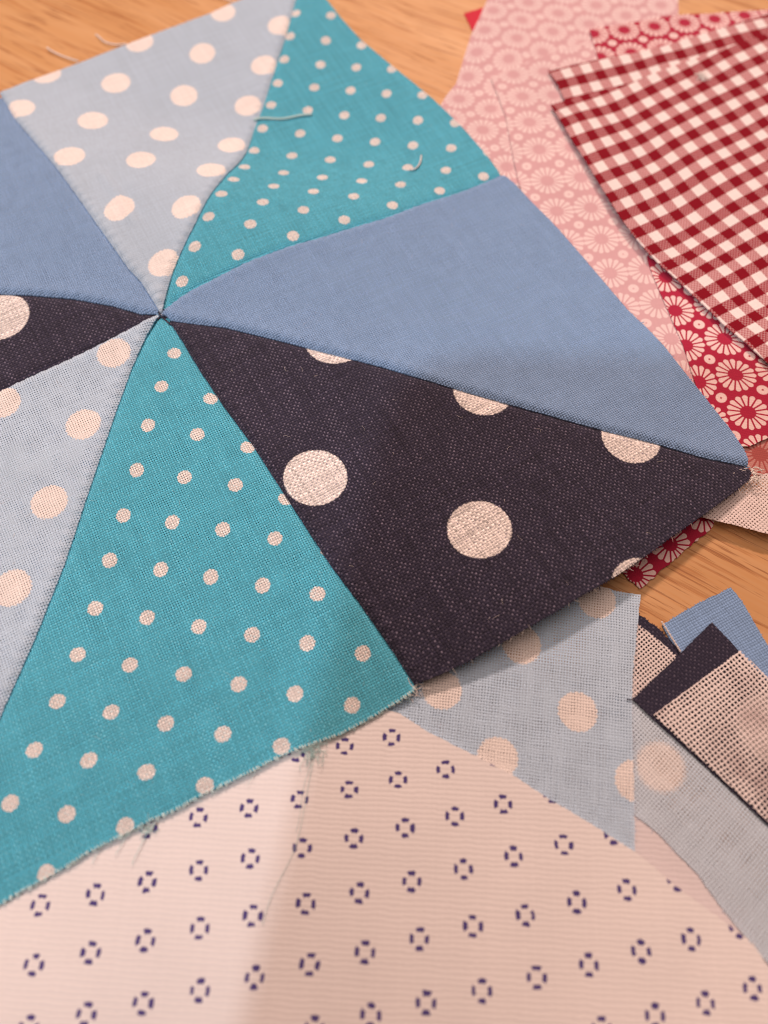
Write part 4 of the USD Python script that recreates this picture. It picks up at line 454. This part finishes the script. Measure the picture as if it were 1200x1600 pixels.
fringe(E_['teal_near'], BZ['teal_near'], .46, .42, .135, YARN['fringe'], BP['teal_near'], -1, seed=2, keep=.97, tilt=.08, droop=.3, wild=.0)
fringe(E_['teal_near'], BZ['teal_near'], 1.2, .7, .035, YARN['pale_teal'], BP['teal_near'], -1, seed=9, keep=.3, tilt=.8, wild=.2)
fringe(E_['navy_right'], BZ['navy_right'], .5, .3, .10, YARN['navy'], BP['navy_right'], -1, seed=3, keep=.8)
fringe(E_['navy_right'], BZ['navy_right'], 2.5, .9, .03, YARN['white'], BP['navy_right'], -1, seed=13, keep=.4, tilt=1.2, wild=.3)
fringe(E_['mid_right'], BZ['mid_right'], .6, .25, .08, YARN['mid'], BP['mid_right'], -1, seed=4, keep=.7)
fringe(E_['teal_far'], BZ['teal_far'], .6, .25, .08, YARN['teal'], BP['teal_far'], -1, seed=5, keep=.6)
fringe(E_['light_far'], BZ['light_far'], .7, .35, .07, YARN['pale'], BP['light_far'], -1, seed=6, keep=.5, wild=.12)
for k in ('fray_1', 'fray_2', 'fray_3'): yarn('loose_thread', k, .16, YARN['white'], BP['light_far'])
for k in ('drop_0', 'drop_1', 'drop_2'): yarn('loose_thread', k, .04, YARN['pale_teal'], BP['teal_near'], 1)
yarn('loose_thread', 'drop_3', .09, YARN['pale_teal'], BP['teal_near'], 1)
# lint and stray fibres on the patches
def tuft(name, centre, n, r, length, mat, parent, seed, spread=.6):
    R = random.Random(seed); parts = []
    for _ in range(n):
        c = np.array(centre) + [R.gauss(0, spread), R.gauss(0, spread), R.uniform(0, .4)]; a = R.uniform(0, 2 * math.pi); L = length * R.uniform(.4, 1.2); bend = R.gauss(0, 1.2)
        q = [c]; 
        for s in range(6):
            a += bend / 6; q.append(q[-1] + np.r_[math.cos(a), math.sin(a), R.gauss(0, .3)] * L / 6)
        parts.append(tube(q, r, 4))
    return put(name, join(parts), mat, parent, kind='stuff')
def at(key, i): return np.array(D['spot'][key])[i]
for k, (key, mat, n, r, L, s) in enumerate([('corner_right', 'white', 46, .07, 2.2, .75), ('corner_near', 'white', 18, .05, 1.5, .5), ('tuft_edge', 'pale_teal', 60, .035, 1.9, .8), ('tuft_edge_b', 'pale_teal', 22, .035, 1.3, .5)]):
    tuft('frayed_tuft', D['spot'][key], n, r, L, YARN[mat], BP['navy_right' if k < 2 else 'teal_near'], 40 + k, s)
def lint(key, mat, n, seed):
    R = np.random.RandomState(seed); poly = Polygon(D['outline'][key]); x0, y0, x1, y1 = poly.bounds; parts = []
    while len(parts) < n:
        x, y = R.uniform(x0, x1), R.uniform(y0, y1)
        if abs(x) > 62 or not poly.buffer(-1.5).contains(shapely.Point(x, y)): continue
        a, L, q = R.uniform(0, 6.28), R.uniform(.5, 1.8), []
        bend = R.normal(0, 1.5); cx, cy = x, y
        for s in range(5): q.append((cx, cy)); a += bend / 5; cx += math.cos(a) * L / 5; cy += math.sin(a) * L / 5
        q = np.array(q); parts.append(tube(np.c_[q, BZ[key](q[:, 0], q[:, 1]) + .03 + .12 * np.sin(np.linspace(0, 3.1, 5))], R.uniform(.012, .022), 4))
    put('lint_fibre', join(parts), mat, BP[key], kind='stuff')
lint('navy_right', YARN['white'], 26, 1); lint('teal_near', YARN['pale_teal'], 24, 2); lint('mid_right', YARN['pale'], 30, 3); lint('light_near', YARN['white'], 16, 4); lint('teal_far', YARN['pale_teal'], 16, 5)
for key, r, label in (('teal_scrap', .26, 'short straight pale thread lying across the seam onto the far teal patch'), ('teal_curl', .16, 'tiny curled pale thread beside a dot near the right end of the far teal patch')):
    p = thing('loose_thread', label, 'thread'); yarn('strand', key, r, YARN['pale_teal' if key == 'teal_scrap' else 'white'], p)

# ------------------------------------------------------------------ the other cloths
def piece(name, label, category, key, mat, prt=None, step=1.1, th=.25, wr=(.1, 12, 1), group=None, rough=.06, rin=(.5,), extra=None, part='cloth'):
    p = thing(name, label, category, group)
    w = wrinkle(*wr)
    s = SURF[key]
    zf = (lambda x, y: s(x, y) + w(x, y) + (extra(x, y) if extra else 0))
    mesh, uv = sheet(D['outline'][key], zf, print_map(prt) if prt else None, step, th, rough, rin)
    c = put(part, mesh, material_for(mat, prt), p, uv=uv); return p, c, zf
fab = 'fabric'
pt, c, z_white = piece('fabric_piece', 'white ribbed fabric printed with rows of small broken navy rings', fab, 'white_top', 'white', 'white', step=1.2, wr=(.24, 26, 5))
fringe(D['outline']['white_top'][:14], z_white, .9, .22, .06, YARN['white'], c, -1, seed=21, keep=.5)
p = thing('loose_thread', 'long thin pale teal thread trailing down the white ringed fabric', 'thread'); yarn('strand', 'long', .03, YARN['pale_teal'], p, 1); yarn('strand', 'long_b', .022, YARN['pale_teal'], p, 1)
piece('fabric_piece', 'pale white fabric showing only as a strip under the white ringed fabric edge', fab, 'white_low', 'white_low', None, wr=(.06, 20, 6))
pt, c, z_a = piece('fabric_piece', 'sheer light blue white-spotted fabric with a straight upright right edge, under the navy patch', fab, 'light_a', 'pale_a', 'light_a', step=1.0, th=.12, wr=(.1, 15, 7))
fringe(D['outline']['light_a'][9:], z_a, .55, .32, .05, YARN['pale'], c, -1, seed=22, keep=.75, tilt=.45, wild=.18); yarn('loose_thread', 'tip', .09, YARN['navy'], c, 1)
pt, c, z_b = piece('fabric_piece', 'open weave light blue fabric lying wrong side up with one faint spot', fab, 'light_b', 'pale_b', 'light_b', step=1.0, th=.12, wr=(.1, 15, 8))
fringe(D['outline']['light_b'][6:13], z_b, .55, .28, .05, YARN['pale'], c, -1, seed=31, keep=.7, tilt=.45, wild=.15)
pt, c, z_m = piece('fabric_piece', 'small plain mid blue fabric corner on the bare table', fab, 'mid', 'mids', None, wr=(.05, 10, 9))
fringe(D['outline']['mid'][:6], z_m, .6, .25, .07, YARN['mid'], c, -1, seed=23, keep=.6)
pt, c, z0 = piece('fabric_piece', 'dark navy fabric showing as a thin frayed border beside the sheer light blue edge', fab, 'n0', 'n0', None, th=.2, wr=(.04, 8, 10), rough=.15)
fringe(D['outline']['n0'][:5], z0, .45, .35, .09, YARN['navy'], c, -1, seed=24, keep=.8); yarn('loose_thread', 'mid_thread', .12, YARN['white'], c)
pt, c, _ = piece('fabric_piece', 'small cream mesh wrong side of navy fabric between light blue edge and navy band', fab, 'n1', 'n1', None, th=.1, wr=(.04, 8, 11))
pt, c, z2 = piece('fabric_piece', 'dark navy fabric showing as a wide diagonal band with a pointed corner', fab, 'n2', 'n2', 'n2', th=.25, wr=(.06, 10, 12))
fringe(D['outline']['n2'][9:] + D['outline']['n2'][:1], z2, .6, .1, .08, YARN['navy'], c, -1, seed=25, keep=.7)
piece('fabric_piece', 'large cream mesh wrong side of navy fabric laid over the wide navy band', fab, 'n3', 'n3', None, th=.1, wr=(.06, 10, 13))
piece('fabric_piece', 'cream open weave fabric wedge raised above the table at the right corner of the block', fab, 'beige', 'beige', None, th=.15, wr=(.05, 8, 14))
piece('fabric_piece', 'narrow red daisy fabric point peeking from under the navy patch onto the table', fab, 'r3', 'red', 'r3', wr=(.05, 8, 15), rough=.15)
piece('fabric_scrap', 'tiny bright red fabric tip beyond the far pink edge', fab, 'scrap', 'scrap', None, th=.12, wr=(.03, 8, 16))
piece('fabric_piece', 'pink daisy fabric reaching furthest left, edge on the bare table', fab, 'p0', 'pink', 'p0', th=.2, wr=(.05, 14, 18))
piece('fabric_piece', 'pink daisy fabric lying on another, its curled edge between block and gingham', fab, 'p1', 'pink', 'p1', th=.16, wr=(.05, 14, 18))
piece('fabric_piece', 'bold red daisy fabric with white petals, partly under the gingham', fab, 'r1', 'red', 'r1', th=.16, wr=(.05, 14, 19))
piece('fabric_piece', 'brownish red reverse of daisy fabric in shade at the right corner of the block', fab, 'r2', 'red_back', 'r1', wr=(.05, 9, 20))
pt, c, zg = piece('fabric_piece', 'dark red gingham fabric underneath, showing as a far strip with frayed corner', fab, 'g0', 'ging', 'g0', wr=(.12, 12, 21))
pt, c, zg1 = piece('fabric_piece', 'large dark red gingham fabric on top of the red pile', fab, 'g1', 'ging', 'g1', wr=(.14, 13, 22))
tuft('frayed_tuft', D['spot']['ging_knot'], 26, .09, 1.4, YARN['white'], c, 77, .45)
yarn('loose_thread', 'ging_thread', .12, YARN['red'], c, 1)
fringe(D['outline']['g1'][14:], zg1, .5, .28, .07, YARN['red'], c, -1, seed=26, keep=.5)

# ------------------------------------------------------------------ the telephone that takes the picture, just behind the lens
def phone():
    t = thing('phone', 'dark phone above the fabrics at the viewpoint, casting the soft shadow', 'phone')
    w, h, d = 76., 160., 8.; q = Polygon([(-w / 2, -h / 2), (w / 2, -h / 2), (w / 2, h / 2), (-w / 2, h / 2)]).buffer(-9).buffer(9, 12)
    body = trimesh.creation.extrude_polygon(q, d, engine='earcut')
    T = np.eye(4); r = math.radians(90 - PITCH); T[:3, :3] = [[1, 0, 0], [0, math.cos(r), -math.sin(r)], [0, math.sin(r), math.cos(r)]]; T[:3, 3] = (0, 0, 118)
    body.apply_translation((-68.5 + w / 2, 15 - h / 2, 1.2)); body.apply_transform(T)
    put('body', (np.array(body.vertices) * MM, body.faces), plain('black_glass', (.02, .02, .022), .3, .5), t, smooth=False)
phone()
